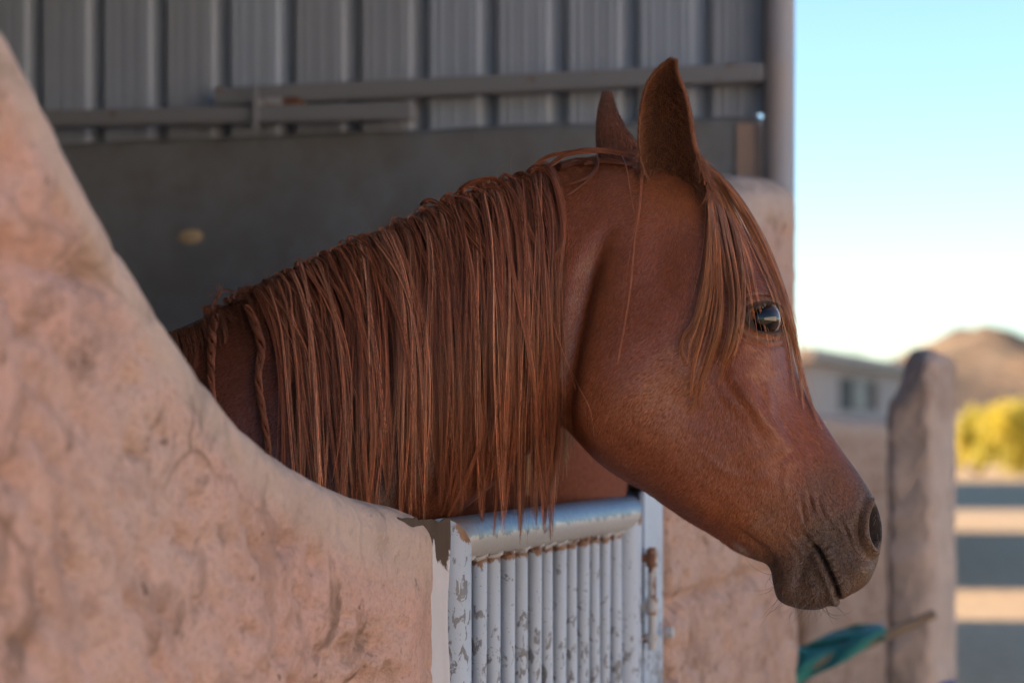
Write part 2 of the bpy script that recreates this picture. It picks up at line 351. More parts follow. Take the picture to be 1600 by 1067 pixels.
def adobe_wall(name, t0, t1, ztop, thick, mat, label, cat='wall', rad=0.07, res=0.012, amp=0.008, round0=0.0, round1=0.05, off=0.0, joints=(0.28, 0.69, 1.105, 1.52), seed=0.0, zmin=0.0, group=None, cap_w=0.0):
    nt = max(8, int((t1-t0)/res)); ts = np.linspace(t0, t1, nt)
    nz = 190; na = 26
    prof = [('o', s) for s in np.linspace(0, 1, nz)]+[('a', s) for s in np.linspace(0, 1, na+2)[1:-1]]+[('i', s) for s in np.linspace(1, 0, 30)]
    V = np.zeros((nt, len(prof), 3)); cap = np.zeros((nt, len(prof)))
    for i, t in enumerate(ts):
        zt = ztop(t); th = thick; r0 = rad
        e = 1.0
        if round1 and t > t1-round1: e = math.sqrt(max(0.0, 1-((t-(t1-round1))/round1)**2))
        if round0 and t < t0+round0: e = min(e, math.sqrt(max(0.0, 1-(((t0+round0)-t)/round0)**2)))
        half = th/2
        hw = half-min(rad, half)*(1-e)*0.9
        zt2 = zt-(1-e)*rad*0.9
        for j, (k, s) in enumerate(prof):
            if k == 'o': o_, z = half-hw, zmin+(zt2-rad-zmin)*s
            elif k == 'i': o_, z = half+hw, zmin+(zt2-rad-zmin)*s
            else:
                a = math.pi*s; ex = 0.75
                o_ = half-hw*math.copysign(abs(math.cos(a))**ex, math.cos(a)); z = zt2-rad+rad*math.sin(a)**ex
                cap[i, j] = 1
            x, y = row(t, off+o_); V[i, j] = (x, y, z)
            if k == 'o': cap[i, j] = float(smooth(0.035+cap_w*max(0, 1-(t1-t)/0.5), 0.0, zt2-rad-z))
    P = V.reshape(-1, 3)
    n1 = fbm(P, 7, 4, 1+seed); n2 = fbm(P, 30, 6, 5+seed)
    d = (n1*0.9+n2*0.75)
    pits = np.clip(-n2-0.25, 0, 1)*2.2
    capf = cap.reshape(-1)
    disp = amp*d-pits*amp*1.7
    for zj in joints:
        zz = P[:, 2]+0.012*n1
        disp -= 0.022*np.exp(-((zz-zj)/0.012)**2)*(1-capf)*np.repeat(smooth(t1-0.05, t1-0.2, ts), len(prof))
    disp *= (1-0.75*capf)*np.repeat(smooth(t1+0.01, t1-0.12, ts)*0.8+0.2, len(prof))
    Vg = V; du = np.gradient(Vg, axis=0); dv = np.gradient(Vg, axis=1)
    nn = np.cross(du, dv); nn /= np.linalg.norm(nn, axis=2, keepdims=True)+1e-12
    nn = nn.reshape(-1, 3)
    outw = np.array([-N2[0], -N2[1], 0]); 
    k0 = nn.reshape(nt, -1, 3)[nt//2, nz//2]
    if np.dot(k0, outw) < 0: nn = -nn
    P = P+nn*disp[:, None]
    npf = len(prof)
    faces = grid_faces(nt, npf)
    # end caps as quad strips between outer and inner columns
    me = np_mesh(name, P, faces, 4)
    import bmesh
    bm = bmesh.new(); bm.from_mesh(me); bm.verts.ensure_lookup_table()
    for i in (0, nt-1):
        try: bm.faces.new([bm.verts[i*npf+j] for j in range(npf)])
        except ValueError: pass
    bmesh.ops.recalc_face_normals(bm, faces=bm.faces); bm.to_mesh(me); bm.free()
    set_col(me, 'cap', np.repeat(capf[:, None], 4, 1))
    o = link(name, me, mat, None, True); tag(o, label, cat, group); return o

def curve_fn(pts):
    pts = sorted(pts); xs = [p[0] for p in pts]; zs = [p[1] for p in pts]
    fine = np.linspace(xs[0], xs[-1], 200); zf = np.interp(fine, xs, zs)
    k = np.hanning(11); k /= k.sum(); pad = np.pad(zf, 5, 'edge'); zf = np.convolve(pad, k, 'valid')
    return lambda t: float(np.interp(t, fine, zf))
sil = [(-20, 20), (0, 62), (40, 140), (90, 250), (150, 350), (200, 435), (250, 512), (300, 585), (350, 652), (400, 712), (440, 752), (475, 772), (520, 782), (560, 790), (600, 801), (635, 818), (660, 842), (686, 885)]
def sil_pt(u, v):
    k = float(smooth(360, 500, u)); t, z = z_at(u, v, 0.018+0.085*k); return t, z+0.016*(1-k)
zs = [sil_pt(u, v) for u, v in sil]
zs = [(zs[0][0]-1.5, 1.95), (zs[0][0]-0.4, 1.88)]+zs
t_end = t_of_u(689)
adobe_wall('adobe_wall', zs[0][0]+0.01, t_end, curve_fn(zs), 0.20, M['adobe'], 'pink adobe wall in the left foreground, swooping down to the gate', rad=0.055, round1=0.03, res=0.011, amp=0.0065, cap_w=0.045)
# wall beyond the gate
fs = [(1046, 600), (1080, 420), (1105, 310), (1130, 278), (1180, 272), (1225, 282), (1244, 312), (1256, 380)]
zf = [z_at(u, v, 0.05) for u, v in fs]
adobe_wall('adobe_wall', t_of_u(1046), t_of_u(1252), curve_fn(zf), 0.24, M['adobe_far'], 'pink adobe wall between the gate latch and the open yard, behind the horse muzzle', rad=0.07, round1=0.06, amp=0.009, seed=11)
# next stall: low wall and tall pillar
lo = [z_at(u, v, 0.5) for u, v in ((1262, 640), (1300, 648), (1345, 652), (1412, 655))]
adobe_wall('adobe_wall', t_of_u(1262, 0.45), t_of_u(1412, 0.45), curve_fn(lo), 0.22, M['adobe_brown'], 'low blurred brown adobe wall of the next stall, under the far window', rad=0.05, round1=0.0, res=0.02, amp=0.01, seed=21, off=0.45)
def pillar():
    tcn = 0.5*(t_of_u(1400)+t_of_u(1492)); e_top = H-(546-VH)/FPX*row(tcn)[1]; z_mid = H-(640-VH)/FPX*row(tcn)[1]
    cx, cy = row(tcn, 0.0); k = (1441-800)/FPX; cx = k*cy
    root = empty('adobe_pillar', (cx, cy, 0)); tag(root, 'pale plastered pillar with a brown top at the far end of the stall row', 'pillar')
    n, mz = 96, 110; V = np.zeros((mz, n, 3)); capv = np.zeros((mz, n))
    for i in range(mz):
        s_ = i/(mz-1); e = math.sqrt(max(0.02, 1-max(0, (s_-0.97)/0.03)**2*0.9))
        for j in range(n):
            th = 2*math.pi*j/n; c, q = math.cos(th), math.sin(th); p = 2/6
            A_ = 0.21*e*math.copysign(abs(c)**p, c); B_ = 0.064*e*math.copysign(abs(q)**p, q)
            xo = D2[0]*A_+N2[0]*B_
            z1 = z_mid+0.05+(e_top-z_mid-0.05)*float(smooth(-0.085, -0.02, xo))
            z = z1*s_; fl = 1+0.34*max(0, 1-z/0.95)**1.3*(1.0 if xo < 0 else 0.35)
            V[i, j] = (xo*fl, (D2[1]*A_+N2[1]*B_)*fl, z); capv[i, j] = float(smooth(z_mid+0.03, z_mid-0.03, z+0.02*math.sin(th*3)))
    P = V.reshape(-1, 3); d = P*np.array([1, 1, 0]); d /= np.linalg.norm(d, axis=1, keepdims=True)+1e-9
    P = P+d*(0.012*fbm(P, 6, 4, 3)+0.010*fbm(P, 22, 3, 6))[:, None]
    P = np.concatenate([P, [[0, 0, 0.5*(z_mid+e_top)+0.02]]]); top = (mz-1)*n
    me = bpy.data.meshes.new('shaft'); F = grid_faces(mz, n, True).tolist()+[[top+j, top+(j+1) % n, len(P)-1] for j in range(n)]
    me.from_pydata(P.tolist(), [], F); me.update(); set_col(me, 'cap', np.repeat(np.append(capv.reshape(-1), 0)[:, None], 4, 1))
    link('shaft', me, M['pillar'], root, True)
pillar()
# unseen white building added behind the camera's right shoulder to bounce sunlight
def bounce_range():
    e = empty('bounce_building', (11.0, -6.0, 0)); e.rotation_euler = (0, 0, R(-24)); tag(e, 'unseen white building added across the yard to bounce low sunlight onto the horse', 'stable')
    MB().box(-0.2, 3.5, -13, 11, 0, 4.2).build('wall', M['white'], e)
    MB().box(-0.5, 3.8, -13.3, 11.3, 4.203, 4.35).build('roof', M['roof'], e)
bounce_range()

# ------------------------------------------------------------------ gate
ZR = 1.245; RR = 0.0265
gate = empty('stall_gate', (*row(0.38), 0.0)); bpy.context.view_layer.update()
tag(gate, 'chipped white pipe gate with close vertical bars and worn steel top rail', 'gate')
def gchild(o): o.matrix_parent_inverse = gate.matrix_world.inverted(); return o
def rust_attr(o, zref, reach):
    me = o.data; co = np.empty(len(me.vertices)*3, np.float32); me.vertices.foreach_get('co', co); z = co.reshape(-1, 3)[:, 2]
    f = smooth(reach, 0.0, np.abs(z-zref)); set_col(me, 'rust', np.repeat(f[:, None], 4, 1))
def mitre_pipe(name, p0, p1, m0, m1, mat, n=40, seg=30):
    """pipe from p0 to p1 whose end rings are cut on mitre planes with normals m0/m1 (None = square)"""
    p0 = Vector(p0); p1 = Vector(p1); d = (p1-p0).normalized()
    ref = Vector((0, 0, 1)) if abs(d.z) < .9 else Vector((D2[0], D2[1], 0))
    a = d.cross(ref).normalized(); b = d.cross(a)
    L = (p1-p0).length; V = []
    for i in range(seg+1):
        for k in range(n):
            th = 2*math.pi*k/n; r = a*math.cos(th)*RR+b*math.sin(th)*RR
            s = L*i/seg; w = i/seg
            s0 = -r.dot(m0)/d.dot(m0) if m0 else 0
            s1 = -r.dot(m1)/d.dot(m1) if m1 else 0
            V.append(p0+r+d*(s0+(L+s1-s0)*w))
    me = np_mesh(name, np.array([tuple(v) for v in V]), grid_faces(seg+1, n, True), 4)
    o = link(name, me, mat, gate, True); return gchild(o)
GO = 0.032; tn = t_of_u(702, GO); tf = t_of_u(975, GO)
dv3 = Vector((D2[0], D2[1], 0))
A = Vector((*row(tn, GO), ZR)); B = Vector((*row(tf, GO), ZR)); A0 = Vector((*row(tn, GO), 0.12)); B0 = Vector((*row(tf, GO), 0.12))
mt = mitre_pipe('top_rail', A, B, dv3+Vector((0, 0, 1)), dv3-Vector((0, 0, 1)), M['rail'])
tag(mt, 'top rail worn to bare bluish steel above and pale paint below')
s0 = mitre_pipe('stile', A0, A, None, (dv3+Vector((0, 0, 1))), M['gate_paint']); rust_attr(s0, ZR+0.01, 0.03)
s1 = mitre_pipe('stile', B0, B, None, (dv3-Vector((0, 0, 1))), M['gate_paint']); rust_attr(s1, ZR, 0.03)
bt = mitre_pipe('bottom_rail', A0, B0, None, None, M['gate_paint'])
nb = 13; proto = None
for k in range(nb):
    t = tn+0.046+(tf-tn-0.046)*k/nb
    if k == 0: t += 0.002
    x, y = row(t, GO)
    r = 0.0118*(1+0.10*random.uniform(-1, 1))
    zz = np.concatenate([np.linspace(0.12, 1.1, 30), np.linspace(1.105, ZR-RR+0.006, 14)])
    mb = MB().tube([(x+0.0012*math.sin(k*3+z*4), y+0.001*math.sin(k*5+z*3), z) for z in zz], r, 22)
    o = gchild(mb.build('bar', M['gate_paint'], gate, True)); rust_attr(o, ZR-RR-0.002, 0.020)
    # weld bead under the rail
    wb = MB(); pts = []
    for q in range(13):
        th = 2*math.pi*q/12; pts.append((x+math.cos(th)*(r+0.001), y+math.sin(th)*(r+0.001), ZR-RR+0.001+0.003*math.cos(2*th)))
    wb.tube(pts, [0.0028*(1+0.4*math.sin(q*2.3+k)) for q in range(13)], 8, False)
    wb.build('weld', M['latch'], o, True)
bpy.context.view_layer.update()

# sheet metal jamb capping the end of the near wall
def jamb():
    e = empty('jamb_sheet', (*row(t_end, 0.03), 0)); bpy.context.view_layer.update(); inv = e.matrix_world.inverted()
    tag(e, 'torn sheet metal jamb between the foreground wall and the gate', 'door jamb')
    us = np.linspace(0, 1, 44); nz = 80
    V = np.zeros((len(us), nz, 3))
    for j in range(nz):
        sj = 1-(1-j/(nz-1))**1.8; uL = 662-34*float(smooth(0.972, 0.998, sj))
        for i, f in enumerate(us):
            u = uL+(693-uL)*f
            t, zt = z_at(u, 808+1.0*math.sin(u*0.25)+0.7*math.sin(u*.5)-5*float(smooth(683, 692, u))+6*(u-630)/63, 0.006)
            z = zt*sj
            bend = 0.003*math.sin(u*.14+z*7)+0.002*math.sin(z*31+u*.05)-0.006*math.exp(-((u-692)/3)**2)
            x, y = row(t, 0.008+bend); V[i, j] = (x, y, z)
    me = np_mesh('flange', V.reshape(-1, 3), grid_faces(len(us), nz), 4)
    m2 = Mat('jamb_paint', 0.75, 0.12); n = m2.noise(28, 6, 0.6, m2.map((1, 1, 0.4)), 0.6)
    ge = m2.n.new('ShaderNodeNewGeometry'); sp = m2.n.new('ShaderNodeSeparateXYZ'); m2.L(ge.outputs['Position'], sp.inputs[0])
    fz = m2.math('ADD', m2.math('MULTIPLY', m2.math('SUBTRACT', sp.outputs['Z'], 1.225), 9.0), m2.math('MULTIPLY', m2.math('SUBTRACT', n, 0.5), 2.2))
    bare = m2.ramp(fz, [(0.0, 0.0), (0.06, 1.0)])
    m2.color(m2.mix(bare, m2.mix(n, (0.48, 0.46, 0.49), (0.40, 0.37, 0.37)), m2.mix(n, (0.030, 0.024, 0.020), (0.105, 0.072, 0.052))))
    m2.add_bump(bare, -0.4, 0.001).add_bump(n, 0.2, 0.004)
    o = link('flange', me, m2.m, e, True); o.matrix_parent_inverse = inv
    so = o.modifiers.new('thick', 'SOLIDIFY'); so.thickness = 0.0018; so.offset = 0
    mb = MB(); c0 = row(t_end+0.006, 0.13)
    mb.quad_box((c0[0], c0[1], 0.625), (D2[0]*0.001, D2[1]*0.001, 0), (N2[0]*0.094, N2[1]*0.094, 0), (0, 0, 0.625))
    o2 = mb.build('end_plate', M['jamb'], e); o2.matrix_parent_inverse = inv
jamb()

# far post with its sliding latch
def gate_post():
    e = empty('gate_post', (*row(0.86), 0)); bpy.context.view_layer.update(); inv = e.matrix_world.inverted()
    tag(e, 'white painted steel gate post carrying a rusty latch, beyond the gate', 'gate post')
    def fix(o): o.matrix_parent_inverse = inv; return o
    t1 = t_of_u(1044, 0.0); zt = H-(764-VH)/FPX*row(t1)[1]
    x, y = row(t1-0.055, 0.012)
    mb = MB().quad_box((x, y, zt/2), (D2[0]*0.055, D2[1]*0.055, 0), (N2[0]*0.004, N2[1]*0.004, 0), (0, 0, zt/2))
    o = fix(mb.build('face_plate', M['gate_paint'], e, False, 0.0015)); rust_attr(o, -1, .01)
    x, y = row(t1-0.004, 0.05)
    mb = MB().quad_box((x, y, zt/2-0.002), (D2[0]*0.004, D2[1]*0.004, 0), (N2[0]*0.034, N2[1]*0.034, 0), (0, 0, zt/2-0.002))
    o = fix(mb.build('side_plate', M['gate_paint'], e, False, 0.0015)); rust_attr(o, -1, .01)
    # latch: bolt in three guides
    tl = t_of_u(1019, -0.006); xl, yl = row(tl, -0.006); k = yl/FPX
    zz = lambda v: H-(v-VH)*k
    fix(MB().tube([(xl, yl, zz(1015)), (xl, yl, zz(855))], 0.0062, 14).build('latch_bolt', M['latch'], e, True))
    for va, vb in ((858, 885), (935, 960), (990, 1004)):
        fix(MB().tube([(xl, yl, zz(vb)), (xl, yl, zz(va))], 0.0092, 16).build('latch_guide', M['latch'], e, True))
        fix(MB().quad_box((*row(tl, 0.002), (zz(va)+zz(vb))/2), (D2[0]*.006, D2[1]*.006, 0), (N2[0]*.012, N2[1]*.012, 0), (0, 0, 0.006)).build('latch_bracket', M['latch'], e, False, 0.001))
    xb, yb = row(t1-0.03, -0.004)
    fix(MB().tube([(xb, yb, zz(995)), (xb-N2[0]*0.012, yb-N2[1]*0.012, zz(995))], 0.009, 6).build('bolt', M['latch'], e, True))
gate_post()

# ------------------------------------------------------------------ stall partition (concrete below, metal sheets above), post
TP = t_of_u(1217, 0.05)                                  # post position along the row
PP = np.array(row(TP, 0.05)); S2 = N2; Q2 = D2     # partition runs along N2 from the post
def part_xy(s, off=0.0):                           # off towards camera
    p = PP+S2*s-Q2*off; return float(p[0]), float(p[1])
def s_of_u(u, off=0.0):
    k = (u-800)/FPX; p = PP-Q2*off
    return (k*p[1]-p[0])/(S2[0]-k*S2[1])
def pz(u, v, off=0.0):
    s = s_of_u(u, off); return s, H-(v-VH)/FPX*part_xy(s, off)[1]
pr = empty('stall_partition', (*part_xy(1.0), 0)); bpy.context.view_layer.update(); pinv = pr.matrix_world.inverted()
tag(pr, 'stall partition of grey concrete below and ribbed grey metal sheets above, behind the horse', 'partition')
def pc(o): o.matrix_parent_inverse = pinv; return o
s1, ztop_c = pz(1181, 190); s_end = 3.4
nn_ = 40
V = []; 
for i in range(nn_+1):
    s = s1+(s_end-s1)*i/nn_; zt = ztop_c+0.012+0.0015*math.sin(i*1.3)
    for off, z in ((0.0, 0), (0.0, zt-0.012), (-0.012, zt), (-0.13, zt), (-0.14, zt-0.012), (-0.14, 0)):
        V.append((*part_xy(s, off), z))
fcs = grid_faces(nn_+1, 6)
mb = MB(); mb.v = [Vector(v) for v in V]; mb.f = [list(map(int, f)) for f in fcs]+[[0, 1, 2, 3, 4, 5], [nn_*6+k for k in range(6)][::-1]]
pc(mb.build('concrete_panel', M['concrete'], pr))
mb = MB(); xa, ya = part_xy(s1+0.02, 0.004)
mb.quad_box((*part_xy(s1+0.02, -0.066), (ztop_c+0.004)/2), (S2[0]*0.026, S2[1]*0.026, 0), (Q2[0]*0.072, Q2[1]*0.072, 0), (0, 0, ztop_c/2+0.002))
pc(mb.build('end_block', M['concrete_pink'], pr, False, 0.008))
# small raised tan spot on the concrete
s, z = pz(298, 370); xx, yy = part_xy(s, 0.002); mb = MB(); pts = []
b0 = len(mb.v); n = 18
for ring, (rr, oo) in enumerate(((1.0, 0.0), (0.9, 0.0015), (0.0001, 0.002))):
    for k in range(n):
        th = 2*math.pi*k/n; w = (1+0.05*math.sin(2*th+1))*rr
        q = part_xy(s-0.028*math.cos(th)*w, oo+0.001); mb.v.append(Vector((q[0], q[1], z+0.016*math.sin(th)*w)))
for ring in range(2):
    for k in range(n): mb.f.append([ring*n+k, ring*n+(k+1) % n, (ring+1)*n+(k+1) % n, (ring+1)*n+k])
pc(mb.build('tan_spot', M['chip'], pr, True))
# metal sheets
rib = (s_of_u(1090)-s_of_u(1190))*1.16; rib = 0.150
zb = pz(1150, 180, -0.03)[1]; s_hole = s_of_u(1179, -0.03)
sg = s_of_u(1190, -0.03)
for k in range(-1, 23):
    sa = s_of_u(1092, -0.03)+rib*(k-0)                       # centre of the dark groove
    # profile from right (small s) to left: groove half, right wall, pan with fine ribs, left wall, groove half
    prof = [(-0.0, 0.034), (0.010, 0.034), (0.016, 0.0)]
    w0, w1 = 0.016, rib-0.024
    for q in range(1, 25):
        ss = w0+(w1-w0)*q/25; prof.append((ss, -0.0022*(math.sin(q/25*math.pi*14) > 0.2)))
    prof += [(rib-0.024, 0.0), (rib-0.010, 0.034), (rib, 0.034)]
    VV = []
    for z in (ztop_c-0.03, 3.05):
        for ss, dpt in prof:
            if sa+ss < s_hole: ss = s_hole-sa
            VV.append((*part_xy(sa+ss, -0.03-dpt), z))
    me = np_mesh('metal_sheet', np.array(VV), grid_faces(2, len(prof)), 4)
    o = link('metal_sheet', me, M['sheet'], pr); pc(o)
VV = [(*part_xy(ss, -0.03), z) for z in (zb, 3.05) for ss in (0.02, 0.5*(0.02+s_hole), s_hole+0.002)]
pc(link('metal_sheet', np_mesh('metal_sheet', np.array(VV), grid_faces(2, 3), 4), M['sheet'], pr))
def bar_uv(name, u0, v0, u1, v1, h, off, mat, dep=0.035):
    a, za = pz(u0, v0, off); b, zb_ = pz(u1, v1, off)
    p = Vector((*part_xy(a, off), za)); q = Vector((*part_xy(b, off), zb_))
    d = (q-p)/2; n = Vector((Q2[0], Q2[1], 0))*dep/2
    mb = MB().quad_box((p+q)/2+n, d, n, Vector((0, 0, h/2)))
    return pc(mb.build(name, mat, pr, False, 0.003))
bar_uv('cross_rail', 333, 151, 1191, 112, 0.036, 0.035, M['beam'])
bar_uv('cross_rail', 20, 186, 640, 173, 0.034, 0.075, M['beam'], 0.04)
bar_uv('strap', 392, 170, 402, 169, 0.095, 0.085, M['beam'], 0.01)
bar_uv('rail_foot', 400, 160, 470, 158, 0.02, 0.038, M['latch'], 0.03)
# post, and an added dark board that makes the gap beside it read dark
po = MB().tube([(*PP, 0), (*PP, 1.0), (*PP, 2.0), (*PP, 3.1)], 0.0315, 32).build('steel_post', M['post'], None, True)
tag(po, 'round steel roof post at the end of the stall partition against the sky', 'post')
zg0 = 0; zg1 = pz(1186, 214, -0.1)[1]
mb = MB().quad_box((*part_xy(0.045, -0.10), zg1/2), (S2[0]*0.04, S2[1]*0.04, 0), (Q2[0]*0.02, Q2[1]*0.02, 0), (0, 0, zg1/2))
pc(mb.build('gap_backing', M['dark'], pr, False, 0.003))

# ------------------------------------------------------------------ rest of the stable: roof, rear wall; unseen sheds added to shade the yard
def slab(name, pts, z0, z1, mat, parent=None, kind=None, label=None, cat=None):
    mb = MB(); n = len(pts)
    mb.v = [Vector((p[0], p[1], z0 if not callable(z0) else z0(p))) for p in pts]+[Vector((p[0], p[1], z1 if not callable(z1) else z1(p))) for p in pts]
    mb.f = [list(range(n))[::-1], list(range(n, 2*n))]+[[k, (k+1) % n, n+(k+1) % n, n+k] for k in range(n)]
    return mb.build(name, mat, parent)
st = empty('stable_building', (*row(0, 3.6), 0)); bpy.context.view_layer.update(); sinv = st.matrix_world.inverted()
tag(st, 'roofed stable shell over the stall, behind the partition', 'stable')
def sc_(o): o.matrix_parent_inverse = sinv; return o
def quad_row(t0, t1, o0, o1): return [row(t0, o0), row(t1, o0), row(t1, o1), row(t0, o1)]
sc_(slab('roof', quad_row(-2.6, TP+0.12, 0.02, 3.75), 3.05, 3.10, M['roof'], st))
sc_(slab('rear_wall', quad_row(-2.6, TP+0.1, 3.5, 3.7), 0, 3.04, M['concrete'], st))
sc_(slab('end_wall', quad_row(-2.6, -2.4, 0.24, 3.49), 0, 3.04, M['concrete'], st))
def shed(name, x0, x1, y0, y1, h, label):
    e = empty(name, ((x0+x1)/2, (y0+y1)/2, 0)); bpy.context.view_layer.update(); iv = e.matrix_world.inverted(); tag(e, label, 'shed')
    a = slab('wall', [(x0, y0), (x1, y0), (x1, y1), (x0, y1)], 0, h, M['render'], e); a.matrix_parent_inverse = iv
    b = slab('roof', [(x0-.2, y0-.2), (x1+.05, y0-.2), (x1+.05, y1+.2), (x0-.2, y1+.2)], h+0.002, h+0.1, M['roof'], e); b.matrix_parent_inverse = iv
shed('shade_shed_near', -4.5, 0.36, 5.98, 16.3, 2.9, 'unseen long shed added behind the stall partition to shade the yard')
shed('shade_shed_far', -4.0, 2.6, 34.5, 47.5, 2.9, 'unseen shed added far behind the stall partition to shade distant ground')

# ------------------------------------------------------------------ far low building with the window
def far_building():
    a = np.array(px(1255, 565, 18.9)[:2]); b = np.array(px(1425, 592, 27.5)[:2]); d = (b-a)/np.linalg.norm(b-a); n = np.array([-d[1], d[0]]); L = np.linalg.norm(b-a)
    zt = 1.78
    e = empty('far_building', (*((a+b)/2), 0)); bpy.context.view_layer.update(); iv = e.matrix_world.inverted()
    tag(e, 'low pale rendered building with one dark window, far behind the horse forehead', 'building')
    def P(s, o, z): p = a+d*s-n*(-o); return Vector((p[0], p[1], z))
    def boxs(name, s0, s1, o0, o1, z0, z1, mat, par=None):
        mb = MB(); c = (P(s0, o0, z0)+P(s1, o1, z1))/2
        mb.quad_box(c, Vector((*(d*(s1-s0)/2), 0)), Vector((*(n*(o1-o0)/2), 0)), Vector((0, 0, (z1-z0)/2)))
        o = mb.build(name, mat, par or e)
        if par is None: o.matrix_parent_inverse = iv
        return o
    def s_u(u):
        k = (u-800)/FPX; return (k*a[1]-a[0])/(d[0]-k*d[1])
    def zz(u, v): s = s_u(u); return H-(v-VH)/FPX*(a+d*s)[1]
    w0, w1 = s_u(1311), s_u(1372); z0, z1 = zz(1340, 642), zz(1340, 592)
    boxs('wall', 0, w0, 0, 2.0, 0, zt, M['render']); boxs('wall', w1, L, 0, 2.0, 0, zt, M['render'])
    boxs('wall', w0, w1, 0, 2.0, 0, z0, M['render']); boxs('wall', w0, w1, 0, 2.0, z1, zt, M['render'])
    win = boxs('window', w0, w1, 0.045, 0.08, z0, z1, M['pane'])
    boxs('shutter', s_u(1337), s_u(1359), 0.025, 0.043, z0+0.01, z1-0.01, M['shutter'], win)
    boxs('frame', s_u(1357), s_u(1360), 0.015, 0.044, z0, z1, M['shutter'], win)
    rf = boxs('roof', -0.3, L+0.3, -0.12, 2.2, zt+0.003, zt+0.10, M['roof'])
far_building()

# shrubs beyond the yard
def bush(u, v, Y, w, h, seed, label):
    r = np.random.default_rng(seed); x0, y0, _ = px(u, v, Y)
    e = empty('shrub', (x0, y0, 0)); tag(e, label, 'shrub', 'sunlit shrubs at the edge of the yard')
    cl = []; 
    for k in range(26):
        th = r.uniform(0, 2*math.pi); rr = math.sqrt(r.uniform())*w*0.42; cl.append((rr*math.cos(th), rr*math.sin(th), h*(0.12+0.72*r.uniform()*(1-0.5*rr/w))))
    mb = MB()
    for c in cl[:12]: mb.tube([(0, 0, 0), (c[0]*.4, c[1]*.4, c[2]*.5), c], [0.04, 0.025, 0.006], 6)
    mb.build('stems', M['bark'], e)
    n = 6000; ci = r.integers(0, 26, n); C = np.array(cl)[ci]
    rad = r.normal(size=(n, 3)); rad /= np.linalg.norm(rad, axis=1, keepdims=True); rad *= (r.uniform(size=(n, 1))**0.4)*np.array([w*0.2, w*0.2, h*0.2])
    P = C+rad; P[:, 2] = np.maximum(P[:, 2], 0.05)
    t1 = r.normal(size=(n, 3)); t1 /= np.linalg.norm(t1, axis=1, keepdims=True); t2 = np.cross(t1, r.normal(size=(n, 3))); t2 /= np.linalg.norm(t2, axis=1, keepdims=True)
    sz = r.uniform(0.03, 0.07, (n, 1))
    V = np.stack([P-t1*sz, P+t2*sz*.5, P+t1*sz, P-t2*sz*.5], 1).reshape(-1, 3)
    me = np_mesh('foliage', V, np.arange(n*4).reshape(-1, 4), 4)
    hue = np.repeat(np.clip(r.normal(0.5, 0.25, n)+0.35*np.sin(ci*1.7), 0, 1), 4); set_col(me, 'hue', np.repeat(hue[:, None], 4, 1))
    o = link('foliage', me, M['leaf'], e); o['kind'] = 'stuff'
bush(1530, 740, 52, 1.5, 1.6, 1, 'yellow green shrub beside the far pillar, left of the two at the yard edge')
bush(1592, 742, 51, 1.6, 1.9, 2, 'taller yellow shrub at the right edge of the yard')
bush(1640, 742, 56, 1.5, 1.5, 3, 'yellow shrub just past the right edge of the yard')

# teal plastic sheet hung on a slanting wooden pole beyond the wall, tap with blue lever
def tarp():
    Y = 4.98
    a = Vector(px(1150, 1085, Y+0.1)); b = Vector(px(1462, 958, Y+0.0))
    d = (b-a).normalized(); foot = a-d*((a.z-0.02)/d.z)*0 
    pts = [Vector((a.x-0.05, a.y, 0.0)), ]
    pole = MB().tube([a-d*0.25, a, a.lerp(b, .5)+Vector((0, 0, -0.004)), b], [0.016, 0.016, 0.014, 0.010], 10).build('wooden_pole', M['wood'], None, True)
    tag(pole, 'slanting weathered wooden pole sticking out of the teal sheet', 'pole')
    nu, nv = 40, 24; V = np.zeros((nu, nv, 3)); perp = Vector((0, 1, 0))
    for i in range(nu):
        s = i/(nu-1); base = a.lerp(b, -0.05+0.80*s)
        for j in range(nv):
            w = j/(nv-1)
            # folded over the pole: short flap in front, taller flap pulled up behind it
            hgt = 0.15*float(smooth(0.62, 0.36, s))
            if w < 0.4:
                q = (0.4-w)/0.4; off = Vector((0, -0.02-0.012*math.sin(s*16+q*3), 0.012-0.06*q*(1-0.7*s)))
            else:
                q = (w-0.4)/0.6; off = Vector((-0.05*q, 0.02+0.05*q+0.012*math.sin(s*19+q*4), 0.016+hgt*q))
            V[i, j] = base+off
    me = np_mesh('plastic_sheet', V.reshape(-1, 3), grid_faces(nu, nv), 4)
    o = link('plastic_sheet', me, M['teal'], None, True); tag(o, 'teal plastic sheet folded over the slanting pole behind the pink wall', 'sheet')
    so = o.modifiers.new('thick', 'SOLIDIFY'); so.thickness = 0.002
    # trestle under the pole
    mb = MB(); c = a.lerp(b, 0.06)
    for sx in (-1, 1): mb.tube([(c.x+0.0, c.y+0.04+0.16*sx, 0), (c.x, c.y+0.04-0.03*sx, c.z-0.01)], 0.018, 8)
    tr = mb.build('trestle', M['wood'], None, True); tag(tr, 'crossed wooden trestle legs holding up the slanting pole', 'trestle')
tarp()
def tap():
    x, y, z = px(1480, 1064, 5.6); e = empty('water_tap', (x, y, 0)); tag(e, 'standpipe tap with a blue lever at the foot of the far pillar', 'tap')
    MB().tube([(0, 0, 0), (0, 0, z-0.03)], 0.011, 12).build('pipe', M['latch'], e, True)
    MB().tube([(0, 0, z-0.05), (-0.05, -0.01, z-0.05), (-0.06, -0.01, z-0.08)], 0.010, 10).build('spout', M['latch'], e, True)
    MB().quad_box((0.0, 0, z-0.012), (0.018, 0, 0.004), (0, 0.008, 0), (0, 0, 0.012)).build('lever', M['blue'], e, False, 0.003)
tap()

